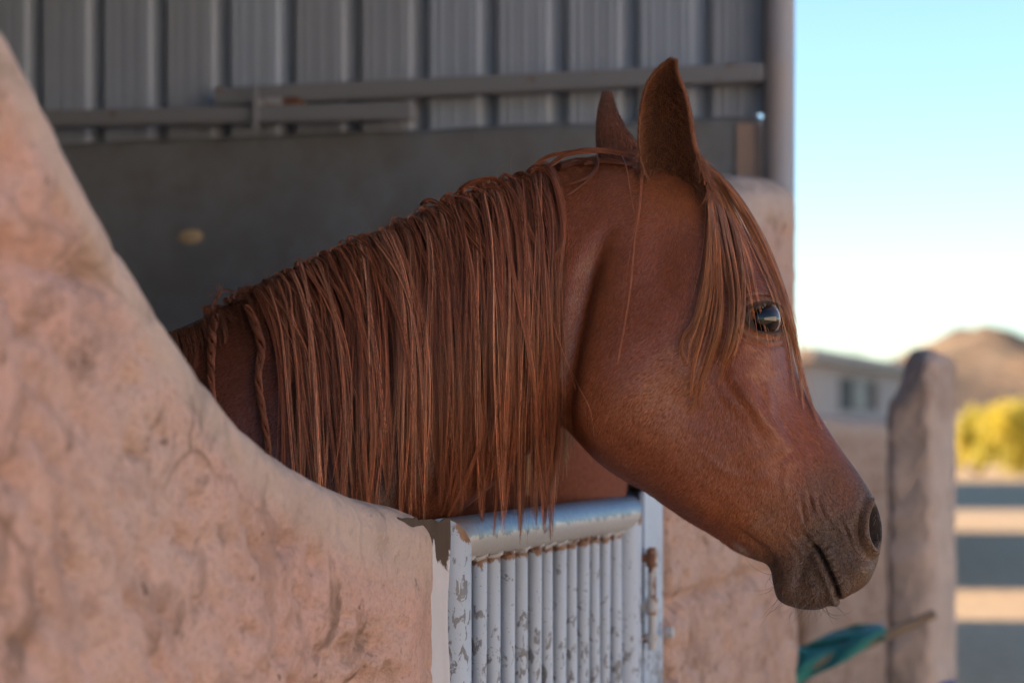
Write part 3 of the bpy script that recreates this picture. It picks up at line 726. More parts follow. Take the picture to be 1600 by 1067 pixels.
# ------------------------------------------------------------------ THE HORSE
# stations: top (u,v), bottom (u,v), half widths in mm at 7 heights
ST = [
 ((170, 545), (250, 1150), (60, 130, 200, 230, 240, 220, 180)),
 ((300, 505), (380, 1060), (35, 80, 130, 160, 170, 150, 110)),
 ((420, 437), (480, 980), (22, 52, 88, 112, 120, 105, 70)),
 ((520, 392), (590, 905), (20, 44, 72, 92, 98, 85, 55)),
 ((620, 350), (697, 818), (20, 42, 64, 80, 84, 72, 45)),
 ((700, 314), (758, 768), (20, 42, 62, 74, 77, 66, 44)),
 ((790, 282), (815, 718), (22, 44, 62, 71, 72, 64, 46)),
 ((870, 258), (856, 686), (26, 48, 64, 70, 70, 64, 50)),
 ((940, 247), (878, 668), (32, 54, 68, 72, 72, 68, 54)),
 ((1000, 250), (890, 674), (38, 60, 73, 78, 80, 78, 54)),
 ((1050, 266), (908, 694), (44, 66, 80, 86, 90, 86, 46)),
 ((1096, 292), (935, 722), (48, 72, 87, 92, 94, 86, 38)),
 ((1142, 328), (972, 748), (52, 80, 94, 96, 93, 82, 32)),
 ((1182, 385), (1008, 768), (54, 87, 99, 97, 90, 76, 28)),
 ((1212, 450), (1046, 795), (54, 90, 101, 95, 84, 69, 25)),
 ((1232, 528), (1083, 819), (47, 78, 91, 88, 77, 61, 22)),
 ((1251, 597), (1116, 838), (39, 62, 78, 79, 67, 52, 20)),
 ((1281, 650), (1148, 860), (34, 51, 65, 68, 58, 45, 20)),
 ((1312, 698), (1177, 873), (33, 47, 57, 59, 51, 41, 21)),
 ((1342, 740), (1197, 881), (35, 47, 53, 53, 47, 39, 23)),
 ((1364, 776), (1205, 894), (39, 49, 51, 49, 45, 39, 26)),
 ((1377, 815), (1208, 912), (42, 50, 50, 47, 44, 40, 29)),
 ((1377, 850), (1216, 936), (41, 49, 48, 46, 45, 41, 31)),
 ((1369, 885), (1240, 948), (37, 45, 46, 46, 45, 40, 30)),
 ((1355, 909), (1272, 951), (29, 37, 39, 39, 38, 34, 25)),
 ((1330, 927), (1302, 938), (10, 14, 14, 14, 14, 12, 9)),
]
TAU = np.array([0, .12, .3, .5, .7, .88, 1.0])
tab = np.array([[*a, *b, *w] for a, b, w in ST], float)
def catmull(tab, ks):
    n = len(tab); i = np.clip(np.floor(ks).astype(int), 0, n-2); f = (ks-i)[:, None]
    p0 = tab[np.maximum(i-1, 0)]; p1 = tab[i]; p2 = tab[i+1]; p3 = tab[np.minimum(i+2, n-1)]
    return 0.5*((2*p1)+(-p0+p2)*f+(2*p0-5*p1+4*p2-p3)*f**2+(-p0+3*p1-3*p2+p3)*f**3)
ks = np.concatenate([np.linspace(0, 8, 110)[:-1], np.linspace(8, 22, 330)[:-1], np.linspace(22, 25, 90)])
ST_ = catmull(tab, ks); NS = len(ks)
MH = 230
phi = np.linspace(0, math.pi, MH+1); tau = 0.45*phi/math.pi+0.55*(1-np.cos(phi))/2
YU = np.array([0, 250, 770, 1050, 1380]); YV = np.array([3.12, 3.06, 2.95, 2.905, 2.87])
def Yc(u): return np.interp(u, YU, YV)
def yaw(u): return R(14)*(1-smooth(820, 1080, u))+R(8)*smooth(820, 1080, u)
def body_grid():
    T = ST_[:, 0:2]; B = ST_[:, 2:4]; W = ST_[:, 4:]/1000.0
    uv = T[:, None, :]+(B-T)[:, None, :]*tau[None, :, None]            # NS, MH+1, 2
    w = np.empty((NS, MH+1))
    # smooth interpolation of widths over tau (cosine-blended catmull through nodes)
    for i in range(NS):
        w[i] = np.interp(tau, TAU, W[i])
    kk = np.hanning(41); kk /= kk.sum()
    wp = np.pad(w, ((0, 0), (20, 20)), 'edge')
    w = np.stack([np.convolve(r, kk, 'valid') for r in wp])
    e = np.power(np.clip(1-np.abs(2*tau-1)**5.5, 0, 1), 0.5)
    w = w*e[None, :]
    w[:, 0] = 0; w[:, -1] = 0
    y = Yc(uv[..., 0]); x = (uv[..., 0]-800)/FPX*y; z = H-(uv[..., 1]-VH)/FPX*y
    a = yaw(uv[..., 0]); C = np.stack([x, y, z], -1); Lt = np.stack([np.sin(a), np.cos(a), 0*a], -1)
    return C, Lt, w
C_, Lt_, w_ = body_grid()
near = C_-Lt_*w_[..., None]; far = C_+Lt_*w_[..., None]
def normals(G, flip=False):
    du = np.gradient(G, axis=0); dv = np.gradient(G, axis=1); n = np.cross(du, dv)
    n /= np.linalg.norm(n, axis=2, keepdims=True)+1e-12
    return n
def ring(near, far): return np.concatenate([near, far[:, -2:0:-1]], axis=1)
def ring_normals(near, far):
    G = ring(near, far); m = G.shape[1]
    Gp = np.concatenate([G[:, -2:], G, G[:, :2]], axis=1); n = normals(Gp)[:, 2:-2]
    mid = G.mean(axis=1, keepdims=True); s = np.sign(np.sum(n*(G-mid), axis=(1, 2)))
    s = np.sign(np.median(s)); return n*s
def proj(P): return 800+FPX*P[..., 0]/P[..., 1], VH-FPX*(P[..., 2]-H)/P[..., 1]
U, Vv = proj(near)

def seg_dist(u, v, pts):
    """distance to polyline, signed side and parameter 0..1"""
    best = np.full(u.shape, 1e9); side = np.zeros(u.shape); par = np.zeros(u.shape); L = 0; tot = sum(math.dist(pts[i], pts[i+1]) for i in range(len(pts)-1))
    for i in range(len(pts)-1):
        ax, ay = pts[i]; bx, by = pts[i+1]; dx, dy = bx-ax, by-ay; l = math.hypot(dx, dy)
        t = np.clip(((u-ax)*dx+(v-ay)*dy)/(l*l), 0, 1); qx = ax+dx*t; qy = ay+dy*t; d = np.hypot(u-qx, v-qy)
        m = d < best; best = np.where(m, d, best); side = np.where(m, np.sign(dx*(v-ay)-dy*(u-ax)), side); par = np.where(m, (L+l*t)/tot, par); L += l
    return best, side, par
def spl(pts, n=40):
    a = np.array(pts, float); return [tuple(x) for x in catmull(a, np.linspace(0, len(a)-1, n))]
def G(u, v, cx, cy, sx, sy, ang=0.0):
    a = math.radians(ang); du = u-cx; dv = v-cy; p = du*math.cos(a)+dv*math.sin(a); q = -du*math.sin(a)+dv*math.cos(a)
    return np.exp(-(p/sx)**2-(q/sy)**2)
EYE = (1192, 500)
def eye_e(u, v):
    a = math.radians(14); du = u-EYE[0]; dv = v-EYE[1]; p = du*math.cos(a)+dv*math.sin(a); q = -du*math.sin(a)+dv*math.cos(a)
    hgt = np.where(q < 0, 19.0, 17.5)
    return np.sqrt((p/24.0)**2+(q/hgt)**2), p, q
MOUTH = spl([(1266, 851), (1276, 856), (1288, 876), (1298, 898), (1306, 916), (1310, 932)])
def detail(u, v):
    D = np.zeros(u.shape)
    # neck to jaw groove, jowl edge
    d, s, p = seg_dist(u, v, spl([(965, 330), (922, 420), (898, 520), (884, 600), (878, 660)])); D += -9*np.exp(-(d/17)**2)*smooth(0, .35, p)
    D += 5*G(u, v, 985, 590, 75, 100)
    d, s, p = seg_dist(u, v, spl([(905, 640), (935, 690), (985, 725), (1045, 765), (1100, 800)])); D += 3*np.exp(-(d/18)**2)
    # muscle planes of the cheek
    D += -3.0*G(u, v, 1085, 640, 60, 34, 35)+2.5*G(u, v, 1040, 520, 60, 55)-2.5*G(u, v, 1112, 560, 22, 70, -12)
    D += -3.5*G(u, v, 1035, 400, 34, 60, 10)
    # facial crest and small tear bone bump
    d, s, p = seg_dist(u, v, spl([(1148, 585), (1172, 622), (1205, 668), (1228, 706)])); D += 4.2*np.exp(-(d/13)**2)*np.sin(np.pi*np.clip(p, 0.05, 1))**0.6
    d, s, p = seg_dist(u, v, spl([(1196, 592), (1203, 620), (1208, 650)])); D += 2.2*np.exp(-(d/10)**2)*np.sin(np.pi*p)
    d, s, p = seg_dist(u, v, spl([(1182, 585), (1189, 620), (1196, 655), (1215, 690)])); D += -1.2*np.exp(-(d/9)**2)
    D += -4*G(u, v, 1232, 640, 26, 60, -28)
    # veins
    for pts, am in (([(1110, 560), (1130, 610), (1165, 650), (1180, 700)], 1.1), ([(1215, 620), (1240, 665), (1262, 720), (1280, 760)], 1.2), ([(1240, 700), (1225, 740), (1232, 790)], 0.9), ([(1090, 700), (1130, 730), (1175, 745), (1215, 735)], 1.0)):
        d, s, p = seg_dist(u, v, spl(pts)); D += 0.8*am*np.exp(-(d/7)**2)*np.sin(np.pi*p)
    D *= 1.5
    # orbit
    D += 7*G(u, v, 1196, 492, 40, 44)-5*G(u, v, 1128, 432, 26, 30)+4*G(u, v, 1192, 440, 34, 16, 8)-3*G(u, v, 1235, 470, 14, 40)
    e, p_, q_ = eye_e(u, v)
    up = smooth(4, -6, q_)
    D += np.where(e < 1.12, -15*smooth(1.12, 0.86, e), 0)
    D += (2.0+3.0*up)*np.exp(-((e-1.22)/0.12)**2)
    D += -2.6*np.exp(-((e-1.52)/0.09)**2)*up+1.8*np.exp(-((e-1.78)/0.13)**2)*up-2.0*np.exp(-((e-2.05)/0.10)**2)*up+1.2*np.exp(-((e-2.3)/0.14)**2)*up
    D += -1.6*np.exp(-((e-1.55)/0.12)**2)*(1-up)+1.0*np.exp(-((e-1.8)/0.15)**2)*(1-up)-1.2*np.exp(-((e-2.1)/0.12)**2)*(1-up)
    D += -3.0*G(u, v, 1164, 486, 6, 4, 20)-2.5*G(u, v, 1218, 519, 5, 9, -20)
    # chin, lips
    d, s, p = seg_dist(u, v, spl([(1142, 820), (1165, 836), (1188, 852), (1206, 876)])); D += -4.5*np.exp(-(d/6)**2)*smooth(0, .3, p); D += 3.0*G(u, v, 1186, 830, 16, 26, -38)
    D += 5*G(u, v, 1228, 918, 18, 22)+4*G(u, v, 1275, 915, 18, 28, -18)-3.0*G(u, v, 1250, 902, 8, 26, 10)
    d, s, p = seg_dist(u, v, MOUTH)
    D += -8.0*np.exp(-(d/3.2)**2)*smooth(-0.02, .12, p)
    D += 4.2*np.exp(-((d-9)/8)**2)*np.where(s > 0, 1.4, 0.45)*smooth(0.05, .3, p)
    # wrinkles fanning out of the upper lip edge
    side_up = (s < 0)
    D += np.where(side_up, 0.9*np.sin(p*62)*np.exp(-((d-9)/8)**2), 0.25*np.sin(p*40)*np.exp(-((d-8)/8)**2))*smooth(0, .1, p)
    D += 0.6*np.sin((u*0.62-v*0.46)*0.55)*G(u, v, 1248, 850, 22, 26)
    D += -2.2*G(u, v, 1258, 838, 9, 6, 30)
    # creases above the mouth corner
    for pts, am in (([(1262, 760), (1266, 785), (1278, 806)], -1.6), ([(1276, 768), (1284, 798), (1300, 822)], -1.6), ([(1308, 800), (1322, 830), (1334, 862)], -1.8), ([(1252, 770), (1254, 800), (1262, 826)], -0.9)):
        d, s, p = seg_dist(u, v, spl(pts)); D += am*np.exp(-(d/3.5)**2)*np.sin(np.pi*np.clip(p, .05, .95))-am*0.5*np.exp(-((d-7)/5)**2)*np.sin(np.pi*np.clip(p, .05, .95))
    # nostril
    d, s, p = seg_dist(u, v, spl([(1352, 774), (1344, 800), (1341, 830), (1346, 856), (1358, 872)])); D += -4.0*np.exp(-(d/5)**2)*np.sin(np.pi*np.clip(p, .12, .9))
    d, s, p = seg_dist(u, v, spl([(1360, 782), (1353, 805), (1351, 830), (1358, 852), (1367, 862)])); D += 5.2*np.exp(-(d/5)**2)
    a = math.radians(2); du = u-1370; dv = v-822; en = np.sqrt((du/11.5)**2+(dv/35)**2)
    D += -26*smooth(1.05, 0.5, en)
    D += 2.0*G(u, v, 1345, 890, 16, 14)-1.5*G(u, v, 1352, 872, 10, 5, 30)
    return D
mirr_fade = np.ones_like(U)
P0 = near.reshape(-1, 3)
lown = fbm(P0[::1]*np.array([1, 1, 1]), 22, 3, 2).reshape(U.shape) if False else 0
Dn = detail(U, Vv)
uu, vv2 = U, Vv
Dn = Dn+0.7*np.sin(uu*0.043+1.3*np.sin(vv2*0.031))*np.sin(vv2*0.037+1.1*np.sin(uu*0.027))+0.35*np.sin(uu*0.11+2*np.sin(vv2*0.07))*np.sin(vv2*0.095)
Dn = Dn*smooth(0.0, 0.03, np.minimum(tau, 1-tau))[None, :]*1.0
Dn = Dn*(0.15+0.85*smooth(25, 24.2, ks))[:, None]/1000.0
nrm = ring_normals(near, far)
Dr = np.concatenate([Dn, Dn[:, -2:0:-1]], axis=1)
body = ring(near, far)+nrm*Dr[..., None]
near_d = body[:, :MH+1]
Un, Vn = proj(near_d)
nrm2 = ring_normals(near_d, body[:, MH:][:, ::1][:, ::-1] if False else np.concatenate([body[:, :1], body[:, :MH:-1], body[:, MH:MH+1]], axis=1))

# coat and skin colour, with shade painted into the nostril hollow
def coat_color(u, v):
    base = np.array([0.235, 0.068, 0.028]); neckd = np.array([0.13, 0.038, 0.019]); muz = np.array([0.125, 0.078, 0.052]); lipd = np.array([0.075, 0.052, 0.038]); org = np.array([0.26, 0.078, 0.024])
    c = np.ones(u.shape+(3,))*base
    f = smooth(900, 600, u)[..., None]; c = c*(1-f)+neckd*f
    f = np.clip(0.7*G(u, v, 1170, 825, 60, 30, 35)+0.5*G(u, v, 1060, 330, 40, 40)+0.5*G(u, v, 1000, 300, 40, 60)+0.35*G(u, v, 960, 640, 60, 60), 0, 1)[..., None]; c = c*(1-f)+org*f
    q = ((u-1232)*0.70+(v-800)*0.70)+14*np.sin(u*0.07)+10*np.sin(v*0.06+u*0.03)
    mz = smooth(-60, 85, q); f = (0.90*mz)[..., None]; c = c*(1-f)+muz*f
    f = np.clip(G(u, v, 1285, 870, 45, 55, 0)+0.6*G(u, v, 1225, 800, 36, 40), 0, 1)[..., None]*0.6*mz[..., None]; c = c*(1-f)+lipd*f
    e, _, _ = eye_e(u, v)
    f = np.clip(0.95*smooth(1.48, 1.2, e)+0.55*G(u, v, 1198, 480, 42, 46), 0, 1)[..., None]; c = c*(1-f)+np.array([0.045, 0.028, 0.02])*f
    f = (0.55*np.exp(-((e-1.65)/0.2)**2)*smooth(-2, 8, v-EYE[1]-6))[..., None]; c = c*(1-f)+np.array([0.24, 0.12, 0.06])*f
    f = (0.5*np.exp(-((e-1.36)/0.10)**2)*smooth(2, -6, v-EYE[1]+8))[..., None]; c = c*(1-f)+np.array([0.16, 0.11, 0.08])*f
    du = u-1370; dv = v-822; en = np.sqrt((du/10.5)**2+(dv/34)**2)
    f = (0.95*smooth(1.08, 0.85, en))[..., None]; c = c*(1-f)+np.array([0.022, 0.016, 0.014])*f  # nostril hollow coloured near-black in place of depth shade
    f = (0.5*np.exp(-((en-1.25)/0.14)**2))[..., None]; c = c*(1-f)+np.array([0.22, 0.155, 0.115])*f
    d, s, p = seg_dist(u, v, MOUTH); f = (0.85*np.exp(-(d/4)**2)*smooth(0, .1, p))[..., None]; c = c*(1-f)+np.array([0.02, 0.018, 0.02])*f
    f = np.clip(0.9*G(u, v, 1158, 856, 13, 4, 32), 0, 1)[..., None]*0.6; c = c*(1-f)+np.array([0.45, 0.42, 0.36])*f
    return c, mz
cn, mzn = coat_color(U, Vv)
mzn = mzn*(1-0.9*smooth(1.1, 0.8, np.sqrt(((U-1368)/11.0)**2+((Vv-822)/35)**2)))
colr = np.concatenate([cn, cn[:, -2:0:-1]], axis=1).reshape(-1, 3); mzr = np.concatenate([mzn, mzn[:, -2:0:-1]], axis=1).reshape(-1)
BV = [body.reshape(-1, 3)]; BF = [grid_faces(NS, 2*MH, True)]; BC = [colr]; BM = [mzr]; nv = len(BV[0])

# depth lookup of the near side, so hair can lie on it
GS = 2; gw, gh = 800, 620
dm = np.full((gw, gh), np.inf)
def splat(P):
    u, v = proj(P); iu = np.round(u/GS).astype(int); iv = np.round(v/GS).astype(int)
    ok = (iu >= 0) & (iu < gw) & (iv >= 0) & (iv < gh); np.minimum.at(dm, (iu[ok], iv[ok]), P[ok, 1])
nd = near_d.reshape(NS, MH+1, 3)
for f in np.linspace(0, 1, 4, endpoint=False):
    for g in np.linspace(0, 1, 2, endpoint=False):
        a = nd[:-1]*(1-f)+nd[1:]*f; b = a[:, :-1]*(1-g)+a[:, 1:]*g; splat(b.reshape(-1, 3))
on_body = np.isfinite(dm)
for it in range(70):
    m_ = ~np.isfinite(dm)
    if not m_.any(): break
    s = np.zeros_like(dm); c = np.zeros_like(dm); fin = np.where(np.isfinite(dm), dm, 0); ok = np.isfinite(dm).astype(float)
    for dx, dy in ((1, 0), (-1, 0), (0, 1), (0, -1)):
        s += np.roll(np.roll(fin*ok, dx, 0), dy, 1); c += np.roll(np.roll(ok, dx, 0), dy, 1)
    dm = np.where(m_ & (c > 0), s/np.maximum(c, 1), dm)
dm = np.where(np.isfinite(dm), dm, 2.9)
def depth(u, v):
    x = np.clip(np.asarray(u, float)/GS, 0, gw-2); y = np.clip(np.asarray(v, float)/GS, 0, gh-2)
    i = x.astype(int); j = y.astype(int); f = x-i; g = y-j
    return (dm[i, j]*(1-f)+dm[i+1, j]*f)*(1-g)+(dm[i, j+1]*(1-f)+dm[i+1, j+1]*f)*g
def to3(u, v, Y): return np.stack([(u-800)/FPX*Y, Y, H-(v-VH)/FPX*Y], -1)

# ears: cupped shells
def ear(Lp, Rp, Ybase, cup, Ytip, rot, twist_front, inner_dark=True):
    n, m = 60, 44
    t = np.linspace(0, 1, n); La = catmull(np.array(Lp, float), t*(len(Lp)-1)); Ra = catmull(np.array(Rp, float), t*(len(Rp)-1))
    mid = (La+Ra)/2; half = (Ra-La)/2; hw = np.linalg.norm(half, axis=1)
    Y0 = Ybase+(Ytip-Ybase)*t
    q = np.linspace(-1, 1, m); ang = np.radians(108)*q
    V = np.zeros((n, m, 3))
    for i in range(n):
        k = Y0[i]/FPX; w = hw[i]*k
        lx = np.sin(ang); dp = (np.cos(ang)-np.cos(np.radians(108)))*0.62*cup
        c, s = math.cos(rot), math.sin(rot)
        x2 = lx*c+dp*s; d2 = dp*c-lx*s
        x2 = (x2-(x2.max()+x2.min())/2)/((x2.max()-x2.min())/2)
        uvp = mid[i][None]+half[i][None]*x2[:, None]
        Y = Y0[i]+d2*w
        V[i] = to3(uvp[:, 0], uvp[:, 1], Y)
    nn = normals(V); toc = np.array([0, -1, 0]); 
    front = nn if np.mean(nn[..., 1]*np.sign(cup)) < 0 else -nn      # concave side
    th = 0.0022
    V2 = V-front*th*(np.minimum(1, (1-np.abs(q))*6+0.25))[None, :, None]
    f1 = grid_faces(n, m); f2 = grid_faces(n, m)[:, ::-1]+n*m
    fs = [f1, f2]
    i = np.arange(n-1)
    for j in (0, m-1):
        fs.append(np.stack([i*m+j, (i+1)*m+j, n*m+(i+1)*m+j, n*m+i*m+j], -1))
    j = np.arange(m-1)
    fs.append(np.stack([(n-1)*m+j, (n-1)*m+j+1, n*m+(n-1)*m+j+1, n*m+(n-1)*m+j], -1))
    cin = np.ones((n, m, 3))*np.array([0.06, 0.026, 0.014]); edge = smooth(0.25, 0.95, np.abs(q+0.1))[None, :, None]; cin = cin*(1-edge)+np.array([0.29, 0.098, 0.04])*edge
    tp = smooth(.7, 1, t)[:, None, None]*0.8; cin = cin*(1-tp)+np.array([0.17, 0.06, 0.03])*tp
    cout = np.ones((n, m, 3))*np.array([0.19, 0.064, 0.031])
    return V, V2, np.concatenate(fs), np.concatenate([cin.reshape(-1, 3), cout.reshape(-1, 3)]), front
def add_part(V, F, Cc, mzv=0.0):
    global nv
    BV.append(V); BF.append(F+nv); BC.append(Cc); BM.append(np.full(len(V), mzv)); nv += len(V)
L1 = [(1040, 322), (1018, 288), (1003, 255), (999, 210), (1003, 162), (1014, 128), (1032, 106), (1046, 96)]
R1 = [(1082, 330), (1108, 300), (1097, 258), (1086, 226), (1080, 190), (1072, 152), (1059, 118), (1055, 98)]
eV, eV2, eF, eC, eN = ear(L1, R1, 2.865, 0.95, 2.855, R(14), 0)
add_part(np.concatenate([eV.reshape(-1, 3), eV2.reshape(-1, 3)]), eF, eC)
L2 = [(958, 275), (940, 250), (935, 222), (935, 190), (940, 165), (944, 148)]
R2 = [(1040, 275), (1010, 245), (988, 218), (972, 196), (960, 170), (954, 149)]
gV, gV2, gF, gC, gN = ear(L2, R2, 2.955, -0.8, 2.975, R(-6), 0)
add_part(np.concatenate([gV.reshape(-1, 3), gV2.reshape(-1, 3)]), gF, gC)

# trunk, legs and far shoulder (inside the stall, mostly hidden by wall and gate)
def loft(pts, rad, n=28, sq=2.4):
    pts = np.array(pts, float); k = np.linspace(0, len(pts)-1, 46); Pc = catmull(pts, k); Rr = catmull(np.array(rad, float), k)
    V = np.zeros((len(k), n, 3))
    for i in range(len(k)):
        d = Pc[min(i+1, len(k)-1)]-Pc[max(i-1, 0)]; d /= np.linalg.norm(d); ref = np.array([0, 0, 1.0]) if abs(d[2]) < 0.85 else np.array([1.0, 0, 0])
        a = np.cross(d, ref); a /= np.linalg.norm(a); b = np.cross(a, d)
        for j in range(n):
            th = 2*math.pi*j/n; c, s = math.cos(th), math.sin(th)
            V[i, j] = Pc[i]+a*Rr[i, 0]*math.copysign(abs(c)**(2/sq), c)+b*Rr[i, 1]*math.copysign(abs(s)**(2/sq), s)
    F = grid_faces(len(k), n, True); return V.reshape(-1, 3), F
tc = np.ones((1, 3))*np.array([0.145, 0.045, 0.024])
bodyax = np.array([-0.93, 0.36])
def bp(a, l, z): q = np.array([0.0, 3.72])+bodyax*a+np.array([-0.36, -0.93])*(-l); return (q[0], q[1], z)
tv, tf_ = loft([bp(-0.20, 0, 1.24), bp(-0.16, 0, 1.24), bp(0.0, 0, 1.23), bp(.35, 0, 1.14), bp(.8, 0, 1.08), bp(1.2, 0, 1.10), bp(1.5, 0, 1.12), bp(1.62, 0, 1.12)],
             [(0.05, 0.08), (0.16, 0.22), (0.23, 0.28), (0.27, 0.33), (0.31, 0.35), (0.29, 0.32), (0.2, 0.24), (0.02, 0.03)], 40)
add_part(tv, tf_, np.repeat(tc, len(tv), 0))
for a, l, hind in ((0.18, -0.13, 0), (0.18, 0.13, 0), (1.32, -0.14, 1), (1.32, 0.14, 1)):
    if hind: pts = [bp(a, l, 1.0), bp(a-.1, l, .8), bp(a+.12, l, .52), bp(a+.08, l, .3), bp(a+.04, l, .12), bp(a, l, .05), bp(a-.01, l, 0.0)]
    else: pts = [bp(a, l, 1.0), bp(a+.02, l, .78), bp(a, l, .5), bp(a, l, .32), bp(a, l, .14), bp(a-.03, l, .06), bp(a-.05, l, 0.0)]
    v_, f_ = loft(pts, [(.11, .15), (.075, .10), (.048, .055), (.03, .034), (.034, .038), (.045, .05), (.055, .06)], 18, 2.0)
    add_part(v_, f_, np.repeat(tc, len(v_), 0))

horse = empty('horse', bp(0.3, 0, 0.0)); bpy.context.view_layer.update(); hinv = horse.matrix_world.inverted()
tag(horse, 'chestnut horse with long auburn mane looking out over the white gate', 'horse')
def hc(o): o.matrix_parent_inverse = hinv; return o
me = np_mesh('body', np.concatenate(BV), np.concatenate(BF), 4)
import bmesh
bm = bmesh.new(); bm.from_mesh(me); bmesh.ops.recalc_face_normals(bm, faces=bm.faces); bm.to_mesh(me); bm.free()
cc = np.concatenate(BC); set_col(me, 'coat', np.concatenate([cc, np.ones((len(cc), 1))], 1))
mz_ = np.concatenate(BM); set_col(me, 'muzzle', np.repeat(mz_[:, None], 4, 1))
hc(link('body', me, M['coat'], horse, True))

# eyes
def eyeball(side):
    i, j = np.unravel_index(np.argmin((U-EYE[0])**2+(Vv-EYE[1])**2), U.shape)
    base = near[i, j] if side < 0 else far[i, j]
    ee, _, _ = eye_e(U, Vv); ii, jj = np.where((ee > 1.12) & (ee < 1.30))
    farg = np.concatenate([body[:, :1], body[:, :MH:-1], body[:, MH:MH+1]], axis=1)
    Q = (near_d if side < 0 else farg)[ii, jj]; Pm = Q.mean(0); _, _, vt = np.linalg.svd(Q-Pm); n = vt[2]
    if n@Lt_[i, j]*side < 0: n = -n
    r = 0.0235; c = Pm-n*0.0142
    a = np.array([0, 0, 1.0]); x = np.cross(a, n); x /= np.linalg.norm(x); y = np.cross(n, x)
    nu, nw = 48, 40; V = np.zeros((nw, nu, 3)); Cc = np.zeros((nw, nu, 4)); Cc[..., 3] = 1
    gz = Lt_[i, j]*side+np.array([0.22, 0, -0.03]); gz /= np.linalg.norm(gz)
    for p in range(nw):
        th = math.pi*(p+0.001)/(nw-1+0.002)
        for q in range(nu):
            ph = 2*math.pi*q/nu; d = n*math.cos(th)+(x*math.cos(ph)+y*math.sin(ph))*math.sin(th); V[p, q] = c+d*r
            an = math.degrees(math.acos(max(-1, min(1, float(d@gz)))))
            if an < 30: cl = (0.004, 0.0035, 0.004)
            elif an < 56: f = (an-30)/26; cl = (0.015+0.03*f, 0.008+0.012*f, 0.006+0.005*f)
            elif an < 60: f = (an-56)/4; cl = (0.045+0.20*f, 0.02+0.18*f, 0.011+0.16*f)
            else: cl = (0.26, 0.21, 0.18)
            Cc[p, q, :3] = cl
    me = np_mesh('eye', V.reshape(-1, 3), grid_faces(nw, nu, True), 4); set_col(me, 'iris', Cc.reshape(-1, 4))
    bm = bmesh.new(); bm.from_mesh(me); bmesh.ops.recalc_face_normals(bm, faces=bm.faces); bm.to_mesh(me); bm.free()
    return hc(link('eye', me, M['eye'], horse, True))
eyeball(-1); eyeball(1)

# ---------------- strand meshes
class Strands:
    def __init__(s): s.P = []; s.W = []; s.C = []
    def add(s, pts, w0, w1, c): s.P.append(pts); s.W.append((w0, w1)); s.C.append(c)
    def build(s, name, mat, nseg=18, sides=3, kind=None):
        n = len(s.P); A = np.zeros((n, nseg, 3))
        for i, p in enumerate(s.P):
            p = np.asarray(p, float)
            A[i] = catmull(p, np.linspace(0, len(p)-1, nseg)) if len(p) != nseg else p
        d = np.gradient(A, axis=1); d /= np.linalg.norm(d, axis=2, keepdims=True)+1e-12
        ref = np.array([0.13, 1.0, 0.07]); a = np.cross(d, ref); a /= np.linalg.norm(a, axis=2, keepdims=True)+1e-9; b = np.cross(d, a)
        W = np.array(s.W); tt = np.linspace(0, 1, nseg)
        w = (W[:, :1]+(W[:, 1:]-W[:, :1])*tt[None]**1.5)
        V = []
        for k in range(sides):
            th = 2*math.pi*k/sides; V.append(A+(a*math.cos(th)+b*math.sin(th))*w[..., None])
        V = np.stack(V, 2)                                 # n, nseg, sides, 3
        base = (np.arange(n)*nseg*sides)[:, None, None]; i = np.arange(nseg-1)[None, :, None]; k = np.arange(sides)[None, None, :]; k2 = (k+1) % sides
        F = np.stack([base+i*sides+k, base+i*sides+k2, base+(i+1)*sides+k2, base+(i+1)*sides+k], -1).reshape(-1, 4)
        me = np_mesh(name, V.reshape(-1, 3), F, 4)
        c = np.array(s.C); grad = 1+0.18*np.linspace(-0.6, 1, nseg)
        Cc = np.ones((n, nseg, sides, 4)); Cc[..., :3] = c[:, None, None, :]*grad[None, :, None, None]
        set_col(me, 'tint', Cc.reshape(-1, 4))
        o = link(name, me, mat, horse, True); hc(o)
        if kind: o['kind'] = kind
        return o
MANE = np.array([0.220, 0.068, 0.032]); MANEL = np.array([0.35, 0.135, 0.072])  # MANEL: lighter strand colour, partly painting in the mane's highlights
def tint(base=MANE, amt=0.28):
    f = float(np.clip(rng.lognormal(0, amt*1.25), 0.4, 2.4)); h = rng.normal(0, 0.10)
    return base*f*np.array([1, 1+h, 1+h*1.2])
def guide(pts, n=22): return np.array(spl(pts, n))
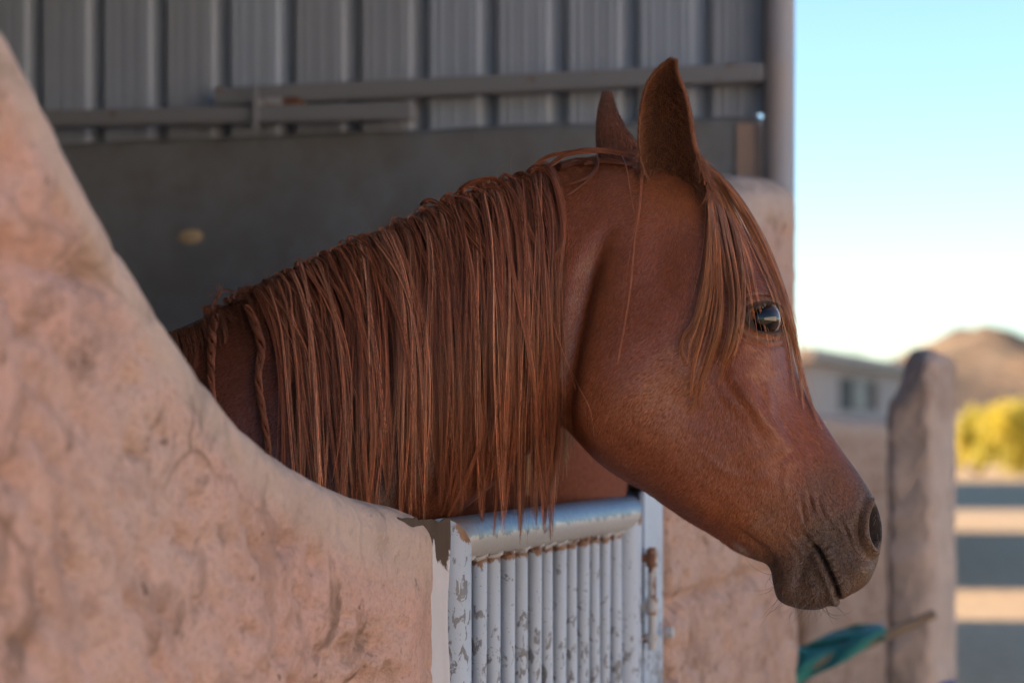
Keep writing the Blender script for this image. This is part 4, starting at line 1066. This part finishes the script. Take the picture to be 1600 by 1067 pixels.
def lock(S, pts, count, r0, r1, lift, wid=0.00026, base=MANE, jag=0.25, amt=0.26, wob=2.0, layer=0.0, stray=0.06):
    """pts: guide in image space on the near side; strands are spread round it and laid on the horse"""
    g = guide(pts, 22); n = len(g); s = np.linspace(0, 1, n)
    d = np.gradient(g, axis=0); L = np.linalg.norm(d, axis=1, keepdims=True); d /= L; pn = np.stack([-d[:, 1], d[:, 0]], 1)
    lockt = float(np.clip(rng.normal(1, 0.14), 0.65, 1.5)); amt = amt*1.3
    for _ in range(count):
        th = rng.uniform(0, 2*math.pi); rr = math.sqrt(rng.uniform()); a, b = rr*math.cos(th), rr*math.sin(th)
        rad = r0+(r1-r0)*s**0.8
        ln = 1-jag*rng.uniform()**1.6
        ss = s*ln; gx = np.interp(ss, s, g[:, 0]); gy = np.interp(ss, s, g[:, 1]); nx = np.interp(ss, s, pn[:, 0]); ny = np.interp(ss, s, pn[:, 1])
        ph = rng.uniform(0, 6.28, 3); wv = wob*(np.sin(ss*7+ph[0])*0.6+np.sin(ss*15+ph[1])*0.25)*s
        st_ = 0
        if rng.uniform() < stray*1.6: st_ = rng.normal(0, 10)*s**1.5+rng.normal(0, 3)*np.sin(s*5+ph[2])*s
        o = a*rad+wv+st_
        uu = gx+nx*o; vv = gy+ny*o
        Y = depth(uu, vv)
        sm = np.minimum.accumulate(np.where(s < 0.15, 99, Y)) ; 
        k = np.hanning(7); k /= k.sum(); Y = np.convolve(np.pad(Y, 3, 'edge'), k, 'valid')
        dep = (b+1)*rad*0.5*Y/FPX
        Y = Y-(lift*smooth(0, .12, s)+layer)-dep*smooth(0, .1, s)-0.0015
        S.add(to3(uu, vv, Y), wid*rng.uniform(0.75, 1.3), wid*0.35, tint(base*lockt, amt))
crest = [(t[0], t[1]) for t in tab[:, 0:2]][:11]
cu = np.array([c[0] for c in crest]); cv = np.array([c[1] for c in crest])
def crest_v(u): return float(np.interp(u, cu, cv))
mane = Strands()
# locks gather into uneven clumps towards their ends
CL = []; x_ = 438.0
while x_ < 872: CL.append((x_, rng.normal(0, 26), rng.uniform(0.72, 1.3))); x_ += rng.uniform(13, 36)
def clump(ue, lean, shift, amount):
    end = ue+lean+shift; c = min(CL, key=lambda q: abs(q[0]-end)); return shift+amount*(c[0]-end), c[1], c[2]
# under layer: short dense fall, colour darkened to imitate shade between locks
def fall(u0, lean, v_end, u_shift=0.0, bow=0.0):
    v0 = crest_v(u0)+2; Ld = v_end-v0; pts = []
    for s in (0, 0.03, 0.09, 0.18, 0.32, 0.5, 0.7, 0.86, 1.0):
        d_ = Ld*s
        pts.append((u0+lean*(1-math.exp(-d_/75))+u_shift*s+bow*math.sin(math.pi*s), v0+d_-(4.5*math.exp(-d_/10))))
    return pts
for u0 in np.arange(405, 862, 9.0):
    f = (u0-405)/457
    for rep in range(2):
        ue = u0+rng.normal(0, 4); lean = (62-34*f)*rng.uniform(0.75, 1.2)
        vend = 815+rng.normal(0, 14)-30*(rng.uniform() < .35)
        sh_, dv_, tn_ = clump(ue, lean, rng.normal(0, 9)+8*(1-f)-10*f, 0.55)
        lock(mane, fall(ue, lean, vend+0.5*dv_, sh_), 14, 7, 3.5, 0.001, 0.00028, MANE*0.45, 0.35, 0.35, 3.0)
# visible top locks
for u0 in np.arange(398, 846, 4.0):
    f = (u0-400)/460
    ue = u0+rng.normal(0, 5); lean = (64-36*f)*rng.uniform(0.5, 1.45)
    vend = 812+rng.normal(0, 20)-190*(rng.uniform() < .4)*rng.uniform()
    sh_, dv_, tn_ = clump(ue, lean, rng.normal(0, 17)+6*(1-f)-12*f, 0.82)
    lock(mane, fall(ue, lean, vend+dv_, sh_, rng.normal(0, 10)), int(rng.integers(6, 19)), rng.uniform(1.5, 4), rng.uniform(0.5, 1.6), 0.009+0.010*rng.uniform(), 0.00034, (MANE if rng.uniform() < .6 else MANEL)*rng.uniform(0.75, 1.6)*tn_, 0.28, 0.32, 3.4, 0.0, 0.18)
for u0 in np.arange(400, 860, 9.5):
    f = (u0-400)/460
    ue = u0+rng.normal(0, 5); lean = (64-36*f)*rng.uniform(0.6, 1.35)
    vend = 812+rng.normal(0, 16)-70*(rng.uniform() < .22)
    sh_, dv_, tn_ = clump(ue, lean, rng.normal(0, 10)+6*(1-f)-12*f, 0.85)
    lock(mane, fall(ue, lean, vend+dv_, sh_, rng.normal(0, 6)), int(rng.integers(26, 44)), rng.uniform(4, 8), rng.uniform(0.8, 2.8), 0.006+0.004*rng.uniform(), 0.00033, MANE*rng.uniform(0.85, 1.3), 0.22, 0.22, 1.6, 0.0)
# separately drawn locks seen in the mane
B = MANE*1.18
for pts, cnt, r0, r1, lf in (
  ([(660, 322), (668, 314), (690, 322), (735, 372), (768, 420), (788, 500), (792, 620), (770, 740)], 60, 5, 2.5, 0.014),
  ([(690, 318), (700, 308), (720, 330), (755, 380), (780, 440), (800, 520), (806, 650), (800, 760)], 60, 5, 2.5, 0.013),
  ([(712, 312), (728, 290), (770, 280), (800, 300), (826, 360), (850, 410), (860, 520), (868, 640), (858, 740)], 70, 5, 3, 0.016),
  ([(742, 300), (752, 290), (790, 300), (805, 350), (818, 420), (826, 520), (840, 640), (852, 740), (850, 822)], 80, 6, 2, 0.014),
  ([(806, 282), (815, 272), (850, 300), (862, 360), (858, 470), (868, 600), (872, 700), (848, 815)], 80, 7, 2, 0.012),
  ([(820, 278), (836, 262), (862, 275), (877, 330), (880, 380), (862, 412), (858, 470)], 60, 6, 3, 0.010),
  ([(830, 276), (850, 256), (870, 285), (880, 340), (874, 420), (866, 520), (872, 620), (868, 700), (850, 790)], 60, 7, 3, 0.008),
  ([(800, 285), (812, 272), (828, 310), (838, 380), (836, 480), (846, 590), (858, 680), (872, 640)], 40, 5, 3, 0.010),
  ([(745, 300), (758, 330), (770, 420), (766, 540), (772, 660), (776, 760), (771, 838)], 90, 7, 1.2, 0.012),
  ([(770, 292), (780, 330), (788, 430), (786, 560), (784, 680), (788, 760), (789, 795)], 70, 6, 1.5, 0.012),
  ([(700, 316), (715, 350), (735, 450), (745, 600), (752, 680), (728, 750), (700, 806)], 70, 6, 2.5, 0.010),
  ([(640, 345), (655, 380), (690, 480), (716, 600), (722, 700), (708, 770), (700, 812)], 70, 6, 2.5, 0.010),
  ([(780, 300), (795, 400), (830, 560), (838, 660), (844, 740), (850, 835)], 60, 4, 1.0, 0.018),
  ([(800, 290), (826, 420), (850, 520), (862, 620), (856, 740), (851, 830)], 50, 4, 1.0, 0.016),
  ([(810, 290), (832, 420), (846, 560), (836, 640), (842, 700), (842, 790)], 30, 3, 1.0, 0.014),
  ([(440, 428), (455, 425), (470, 470), (488, 560), (496, 660), (498, 790)], 50, 5, 2.5, 0.012),
  ([(410, 442), (425, 445), (442, 500), (452, 560), (456, 600)], 50, 7, 3, 0.010),
  ([(395, 450), (410, 460), (432, 510), (440, 560), (447, 590)], 40, 6, 2, 0.012),
  ([(560, 375), (570, 372), (600, 440), (628, 540), (640, 680), (650, 800)], 60, 5, 2.0, 0.012),
  ([(500, 402), (512, 398), (540, 470), (556, 580), (560, 700), (566, 800)], 60, 5, 2.0, 0.012)):
    lock(mane, pts, int(cnt*0.8), r0, r1, lf, 0.00033, B*rng.uniform(0.9, 1.12), 0.2, 0.22, 1.2)
for k in range(46):
    u0 = rng.uniform(430, 800); v0 = crest_v(u0); h = rng.uniform(4, 13); ex = rng.uniform(18, 60)
    lock(mane, [(u0, v0+3), (u0+rng.uniform(-2, 6), v0-h), (u0+ex*0.45, v0-h*0.3+rng.uniform(-3, 6)), (u0+ex*0.8, v0+rng.uniform(18, 40)), (u0+ex, v0+rng.uniform(60, 150)), (u0+ex+rng.uniform(0, 10), v0+rng.uniform(170, 300))], int(rng.integers(5, 16)), rng.uniform(1.5, 3.5), 1.0, 0.012+0.008*rng.uniform(), 0.00025, (MANE if rng.uniform() < .5 else MANEL)*rng.uniform(0.9, 1.5), 0.35, 0.3, 2.0, 0, 0.15)
# wither tuft: short, messy
for k in range(16):
    u0 = rng.uniform(318, 400); v0 = crest_v(u0)
    lock(mane, [(u0, v0+3), (u0+rng.uniform(-8, 8), v0-rng.uniform(2, 12)), (u0+rng.uniform(0, 26), v0-2+rng.uniform(-4, 6)), (u0+rng.uniform(18, 52), v0+rng.uniform(8, 50))], 26, 5, 3, 0.006, 0.00025, MANE*0.85, 0.5, 0.3, 3)
for pts in ([(335, 488), (338, 470), (341, 452), (337, 440)], [(330, 490), (332, 474), (346, 455), (344, 443)], [(372, 468), (362, 456), (345, 456), (322, 470)], [(385, 462), (376, 452), (368, 455), (358, 470)]):
    lock(mane, pts, 12, 4, 2, 0.004, 0.00022, MANE, 0.5, 0.3, 4)
for k in range(9):
    u0 = 270+k*9; v0 = crest_v(u0); lock(mane, [(u0, v0+2), (u0+4, v0+12), (u0+10, v0+40), (u0+rng.uniform(0, 12), v0+rng.uniform(55, 75))], 40, 6, 3, 0.006, 0.00025, MANE*0.9, 0.4, 0.3, 3)
# two twisted tails of hair
def twisted(pts, count, rad, turns, lift):
    g = guide(pts, 40); s = np.linspace(0, 1, 40)
    for c in range(count):
        ply = c % 2; a0 = ply*math.pi+rng.normal(0, 0.5); rr = rad*rng.uniform(0.55, 1.05)*(1-0.55*s)*smooth(-.1, .12, s)
        off = rr*np.sin(a0+turns*2*math.pi*s); dp = rr*np.cos(a0+turns*2*math.pi*s)
        u = g[:, 0]+off; v = g[:, 1]; Y = depth(g[:, 0], v); k = np.hanning(9); k /= k.sum(); Y = np.convolve(np.pad(Y, 4, 'edge'), k, 'valid')
        Y = Y-lift-(dp+rad)*Y/FPX
        P = to3(u, v, Y); n = int(22+18*rng.uniform()) if rng.uniform() < .3 else 40
        P = catmull(P[:n], np.linspace(0, n-1, 40)); tw.add(P, 0.00026, 0.00012, tint(MANE*1.05, 0.22))
tw = Strands()
twisted([(384, 476), (398, 505), (408, 545), (403, 590), (410, 640), (418, 690), (420, 735), (414, 770)], 170, 8.5, 5.0, 0.004)
tw.build('twisted_lock', M['mane'], 40, 3); tw = Strands()
twisted([(338, 490), (332, 520), (330, 555), (330, 590), (334, 640), (336, 690)], 150, 8.5, 4.5, 0.004)
# loose strands over the poll and cheek
for pts, cnt, r, lf, bs in (
  ([(820, 280), (850, 248), (890, 238), (930, 233), (968, 238), (1003, 246)], 90, 4.5, 0.008, 1.15),
  ([(850, 268), (880, 244), (920, 237), (960, 240), (1004, 250)], 60, 4, 0.010, 1.1),
  ([(1006, 246), (1003, 275), (1000, 320), (990, 390), (985, 450), (974, 520), (965, 570)], 20, 2.2, 0.010, 1.5),
  ([(972, 243), (979, 262), (985, 300), (992, 335)], 12, 2, 0.008, 1.3),
  ([(925, 244), (931, 262), (918, 282), (903, 294), (885, 306)], 12, 3, 0.008, 1.2),
  ([(930, 243), (934, 258), (924, 274), (900, 285), (870, 290)], 16, 4, 0.008, 1.1),
  ([(862, 380), (858, 470), (872, 530), (888, 570), (900, 610)], 6, 1.5, 0.012, 1.4),
  ([(880, 500), (886, 560), (902, 600), (922, 640), (930, 690)], 3, 1.5, 0.010, 1.2),
  ([(870, 262), (900, 252), (935, 250), (975, 255)], 60, 7, 0.004, 0.75),
  ([(905, 254), (940, 250), (985, 256), (1010, 275)], 60, 7, 0.004, 0.7)):
    lock(mane, pts, cnt, r, r*0.4, lf, 0.00024, MANE*bs, 0.15, 0.2, 1.0, 0, 0.03)
# fly-away hairs along the crest and over the mane
for k in range(420):
    u0 = rng.uniform(380, 890); v0 = crest_v(u0)+rng.uniform(-2, 20); a = rng.uniform(-2.6, 0.4); L = rng.uniform(12, 46)
    if rng.uniform() < 0.5: v0 += rng.uniform(10, 380); a = rng.uniform(0.2, 2.8)
    c_ = rng.normal(0, 1.4); pts = []
    x, y = u0, v0
    for q in range(7): pts.append((x, y)); x += math.cos(a)*L/6; y += math.sin(a)*L/6; a += c_/6+0.06
    p = np.array(pts); Y = depth(p[:, 0], p[:, 1]); Y = np.minimum(Y, Y[0]+0.02)-0.016-rng.uniform(0, 0.008)
    mane.add(to3(p[:, 0], p[:, 1], Y), 0.00013, 0.00006, tint(MANE*1.25, 0.3))
mane_o = mane.build('mane', M['mane'], 22); tag(mane_o, 'long straight auburn mane')
tw_o = tw.build('twisted_lock', M['mane'], 40, 3)

# mane on the off side, seen hanging below the throat
offm = Strands(); OFFC = np.array([0.30, 0.135, 0.05])  # brighter golden colour paints in the sunlit look of these strands
for (u0, v0, ve, Y, cnt) in ((812, 640, 768, 3.04, 30), (826, 640, 780, 3.05, 40), (866, 640, 790, 3.03, 40), (884, 640, 755, 3.03, 36), (893, 645, 722, 3.02, 24), (800, 640, 745, 3.05, 20), (862, 640, 800, 3.02, 24), (906, 660, 715, 3.02, 10), (925, 690, 735, 3.02, 6)):
    for c in range(cnt):
        a, b = rng.normal(0, 3.4), rng.normal(0, 0.003); vend = ve-rng.uniform(0, 40); sh = rng.normal(-2, 4)
        p = np.array([(u0+a, v0), (u0+a*.9, v0+(vend-v0)*.4), (u0+a*.5+sh*.5, v0+(vend-v0)*.75), (u0+a*.25+sh, vend)])
        offm.add(to3(p[:, 0], p[:, 1], np.full(4, Y+b)), 0.00024, 0.0001, tint(OFFC, 0.25))
offm.build('off_side_mane', M['mane'], 14)

# forelock
fl = Strands(); FLC = np.array([0.32, 0.115, 0.045])
FG = [
 [(1092, 262), (1112, 266), (1150, 305), (1190, 368), (1220, 440), (1240, 510), (1250, 570), (1262, 620), (1278, 655)],
 [(1092, 264), (1114, 270), (1155, 318), (1192, 390), (1222, 470), (1240, 540), (1250, 590), (1256, 640)],
 [(1094, 266), (1114, 274), (1152, 326), (1188, 400), (1216, 470), (1232, 530), (1240, 580), (1246, 625)],
 [(1092, 264), (1120, 272), (1165, 330), (1205, 412), (1232, 490), (1248, 560), (1266, 625), (1284, 672)],
 [(1096, 270), (1114, 282), (1145, 338), (1172, 410), (1185, 470), (1198, 520), (1203, 550)],
 [(1096, 270), (1112, 285), (1140, 340), (1160, 420), (1174, 470), (1176, 500)],
 [(1097, 272), (1114, 290), (1134, 350), (1150, 430), (1154, 490), (1146, 540), (1132, 570), (1122, 600)],
 [(1098, 274), (1112, 292), (1126, 360), (1140, 440), (1142, 510), (1130, 560), (1116, 600)],
 [(1098, 274), (1110, 295), (1120, 370), (1126, 440), (1122, 510), (1108, 560), (1090, 610), (1080, 652)],
 [(1099, 276), (1108, 296), (1112, 370), (1112, 440), (1100, 510), (1084, 570), (1080, 620)],
 [(1099, 276), (1107, 300), (1106, 370), (1098, 440), (1084, 500), (1068, 525), (1066, 550), (1078, 568)],
 [(1096, 268), (1116, 280), (1148, 330), (1180, 400), (1205, 455), (1214, 500), (1212, 540)],
 [(1096, 272), (1116, 290), (1146, 352), (1160, 420), (1162, 480), (1158, 520), (1146, 560)],
 [(1095, 268), (1118, 284), (1156, 350), (1178, 420), (1182, 455)],
 [(1100, 278), (1110, 300), (1118, 390), (1128, 470), (1118, 540), (1098, 600), (1092, 640)]]
for i, g in enumerate(FG):
    thin = i in (4, 5, 11, 13)
    lock(fl, g, 12 if thin else 34, 6 if not thin else 2.5, 0.8 if thin else 1.6, 0.006, 0.00030, FLC*rng.uniform(0.85, 1.15), 0.35, 0.22, 2.2, 0, 0.05)
for k in range(90):
    w = rng.uniform(0, 1); i = rng.integers(0, len(FG)-1); n_ = 9
    ga = np.array(spl(FG[i], n_)); gb = np.array(spl(FG[(i+1) % len(FG)] if i not in (3,) else FG[2], n_)); g = ga*(1-w)+gb*w
    if 4 <= i <= 5 or i in (10, 11, 13): continue
    cut = rng.uniform(0.55, 1.0); m_ = max(5, int(n_*cut))
    lock(fl, [tuple(x) for x in g[:m_]], 11, 3.5, 1.0, 0.004+0.010*rng.uniform(), 0.00030, FLC*rng.uniform(0.6, 1.2), 0.3, 0.25, 2, 0, 0.06)
fl_o = fl.build('forelock', M['mane'], 22); tag(fl_o, 'copper forelock falling over the forehead and eye')

# lashes, whiskers, ear tufts
wh = Strands()
def nsurf(u, v):
    i, j = np.unravel_index(np.argmin((Un-u)**2+(Vn-v)**2), Un.shape); return near_d[i, j], nrm[i, j]
for k in range(46):
    u = rng.uniform(1207, 1300); v = rng.uniform(890, 944) if u < 1235 else rng.uniform(920, 944)
    p, n = nsurf(u, v); a = rng.uniform(1.6, 3.3) if u < 1230 else rng.uniform(0.9, 2.4); L = rng.uniform(0.014, 0.046); c_ = rng.normal(0, 1.5); pts = []; q = p.copy()
    for s in range(7):
        pts.append(q.copy()); q = q+np.array([math.cos(a), rng.normal(-0.25, .1), -math.sin(a)])*L/6; a += c_/6
    wh.add(pts, 0.00026, 0.0001, np.array([0.05, 0.035, 0.028])*rng.uniform(0.6, 3.5))
for k in range(60):
    u = rng.uniform(1225, 1360); v = rng.uniform(870, 930); p, n = nsurf(u, v); L = rng.uniform(0.006, 0.02); a = rng.uniform(0.4, 2.6); pts = [p+n*0.0]
    q = p.copy()
    for s in range(4): q = q+(n*0.5+np.array([math.cos(a), 0, -math.sin(a)])*0.8)*L/4; pts.append(q.copy()); a += 0.25
    wh.add(pts, 0.00011, 0.00005, np.array([0.22, 0.16, 0.11])*rng.uniform(0.5, 1.8))
for k in range(10):
    u = rng.uniform(1366, 1376); v = rng.uniform(795, 850); p = np.array(px(u, v, depth(u, v)+0.004)); q = np.array(px(u+rng.uniform(-6, 18), v+rng.uniform(6, 26), depth(u, v)-0.008))
    wh.add([p, p*.5+q*.5+np.array([0.001, 0, 0.002]), q], 0.0001, 0.00005, np.array([0.3, 0.24, 0.19]))
wh.build('whiskers', M['mane'], 10, 3, 'stuff')
la = Strands()
for k in range(46):
    th = rng.uniform(-2.9, -0.35); e_ = 1.14; a = math.radians(14); p_, q_ = 24*e_*math.cos(th), 19*e_*math.sin(th)
    u = EYE[0]+p_*math.cos(a)-q_*math.sin(a); v = EYE[1]+p_*math.sin(a)+q_*math.cos(a); P, n = nsurf(u, v); L = rng.uniform(0.006, 0.012)
    tip = P+n*L*0.8+np.array([0.35*math.cos(th)*L, 0, -L*0.55]); la.add([P, P*.5+tip*.5+np.array([0, -0.001, 0.001]), tip], 0.00016, 0.00006, np.array([0.02, 0.014, 0.011]))
la.build('eyelashes', M['mane'], 8, 3, 'stuff')
et = Strands()
ni, mi = eV.shape[:2]
for k in range(2600):
    i = int(rng.integers(3, 44)); j = int(np.clip(rng.normal(mi*0.52, mi*0.22), 3, mi-4)); P = eV[i, j]; n = eN[i, j]; up = eV[min(i+4, ni-1), j]-eV[i, j]; up /= np.linalg.norm(up)
    L = rng.uniform(0.008, 0.026)*(1.2-i/60); sd = np.array([rng.normal(0.1, .5), 0, 0]); d = n*0.55+up*0.75+sd; d /= np.linalg.norm(d); t_ = P+d*L; 
    et.add([P, P+d*L*0.5+n*0.001, t_+np.array([0, 0, -0.15*L])], 0.00022, 0.00008, tint(np.array([0.19, 0.07, 0.03]), 0.22))
for k in range(1400):
    i = int(rng.integers(4, 22)); j = int(rng.choice([rng.integers(0, mi), rng.integers(int(mi*.7), mi)])); P = eV2[i, j]; n = -eN[i, j]; L = rng.uniform(0.010, 0.024)
    d = np.array([rng.normal(0.05, .25), -0.25, -rng.uniform(0.4, 1.0)])+n*0.25; d /= np.linalg.norm(d); et.add([P, P+d*L*.5+np.array([0, -0.002, 0]), P+d*L], 0.0002, 0.00007, tint(np.array([0.23, 0.082, 0.034]), 0.3))
for k in range(700):
    i = int(rng.integers(0, 12)); j = int(rng.integers(0, mi)); P = eV2[i, j]; n = -eN[i, j]; L = rng.uniform(0.008, 0.018)
    d = np.array([rng.normal(0, .3), -0.3, rng.uniform(0.1, .9)])+n*0.3; d /= np.linalg.norm(d); et.add([P, P+d*L*.5, P+d*L], 0.0002, 0.00008, tint(np.array([0.20, 0.075, 0.035]), 0.3))
for EV in (eV, gV):
    mm = EV.shape[1]
    for k in range(1500):
        i = int(rng.integers(2, EV.shape[0]-1)); j = int(rng.choice([0, 1, mm-2, mm-1])); P = EV[i, j]+(EV[i+1, j]-EV[i, j])*rng.uniform(); mid_ = EV[i, mm//2]; o_ = P-mid_; o_ /= np.linalg.norm(o_); up = EV[i+1, j]-EV[i-1, j]; up /= np.linalg.norm(up)+1e-9
        d = up*0.8+o_*rng.uniform(0.1, .7)+rng.normal(0, .15, 3); d /= np.linalg.norm(d); L = rng.uniform(0.003, 0.008); et.add([P, P+d*L*.5, P+d*L], 0.00017, 0.00006, tint(np.array([0.24, 0.085, 0.035]), 0.25))
for (EV, EN, sg) in ((eV, eN, 1), (eV2, eN, -1), (gV, gN, 1), (gV2, gN, -1)):
    for k in range(3200):
        i = int(rng.integers(1, EV.shape[0]-1)); j = int(rng.integers(0, EV.shape[1])); P = EV[i, j]; n = EN[i, j]*sg; up = EV[i+1, j]-EV[i-1, j]; up /= np.linalg.norm(up)+1e-9
        d = up+n*rng.uniform(0.1, .45)+rng.normal(0, .15, 3); d /= np.linalg.norm(d); L = rng.uniform(0.003, 0.007); et.add([P, P+d*L*.5, P+d*L-n*0.0003], 0.00018, 0.00006, tint(np.array([0.20, 0.072, 0.033]) if sg < 0 else np.array([0.165, 0.062, 0.028]), 0.3))
et.build('ear_tufts', M['mane'], 5, 3, 'stuff')

# short coat: a dense nap of fine hairs over the head and neck
def coat_hair(N=380000):
    G_ = near_d; a = np.linalg.norm(np.cross(G_[1:, :-1]-G_[:-1, :-1], G_[:-1, 1:]-G_[:-1, :-1]), axis=2)
    uc = Un[:-1, :-1]; vc = Vn[:-1, :-1]; e, _, _ = eye_e(uc, vc); en = np.sqrt(((uc-1371)/14)**2+((vc-822)/38)**2); dmth, _, _ = seg_dist(uc, vc, MOUTH)
    wgt = a*(e > 1.3)*(en > 1.15)*(dmth > 6)*smooth(200, 330, uc); wgt = wgt/wgt.sum()
    cdf = np.cumsum(wgt.ravel()); idx = np.searchsorted(cdf, rng.uniform(size=N)); idx = np.clip(idx, 0, cdf.size-1); i, j = np.unravel_index(idx, wgt.shape)
    f = rng.uniform(size=(N, 1)); g = rng.uniform(size=(N, 1))
    P = (G_[i, j]*(1-f)+G_[i+1, j]*f)*(1-g)+(G_[i, j+1]*(1-f)+G_[i+1, j+1]*f)*g
    n = nrm2[i, j]; n = n*np.where(np.sum(n*(P-C_[i, j]), 1, keepdims=True) < 0, -1, 1)
    u = Un[i, j]; v = Vn[i, j]; mz = mzn[i, j]
    # lie of the coat: down and back over cheek and neck, down the face along the nose
    nose = smooth(-70, 40, (u-1170)*0.85-(v-600)*0.35)
    ang = np.radians(118)*(1-nose)+np.radians(58)*nose+0.25*np.sin(u*0.02)+0.2*np.sin(v*0.025)+rng.normal(0, 0.16, N)
    d = np.stack([np.cos(ang), np.zeros(N), -np.sin(ang)], 1); d = d-n*np.sum(d*n, 1, keepdims=True); d /= np.linalg.norm(d, axis=1, keepdims=True)+1e-9
    L = rng.uniform(0.003, 0.0062, (N, 1))*(1-0.55*mz[:, None]); tilt = rng.uniform(0.10, 0.34, (N, 1))
    side = np.cross(n, d); wd = 0.00020*rng.uniform(0.7, 1.3, (N, 1))
    P = P+n*0.0001
    tip = P+d*L+n*L*tilt
    V = np.stack([P-side*wd, P+side*wd, tip], 1).reshape(-1, 3)
    me = np_mesh('coat', V, np.arange(N*3).reshape(-1, 3), 3)
    c = cn[i, j]*np.clip(rng.lognormal(0.05, 0.27, (N, 1)), 0.4, 2.6)*(1+np.stack([np.zeros(N), rng.normal(0, .06, N), rng.normal(0, .08, N)], 1))
    Cc = np.ones((N, 3, 4)); Cc[..., :3] = c[:, None, :]; Cc[:, 2, :3] *= 1.22
    set_col(me, 'tint', Cc.reshape(-1, 4))
    o = link('coat', me, M['coat_hair'], horse, True); hc(o); o['kind'] = 'stuff'
    me.normals_split_custom_set_from_vertices(np.repeat(n, 3, 0).tolist()) if False else None
coat_hair()
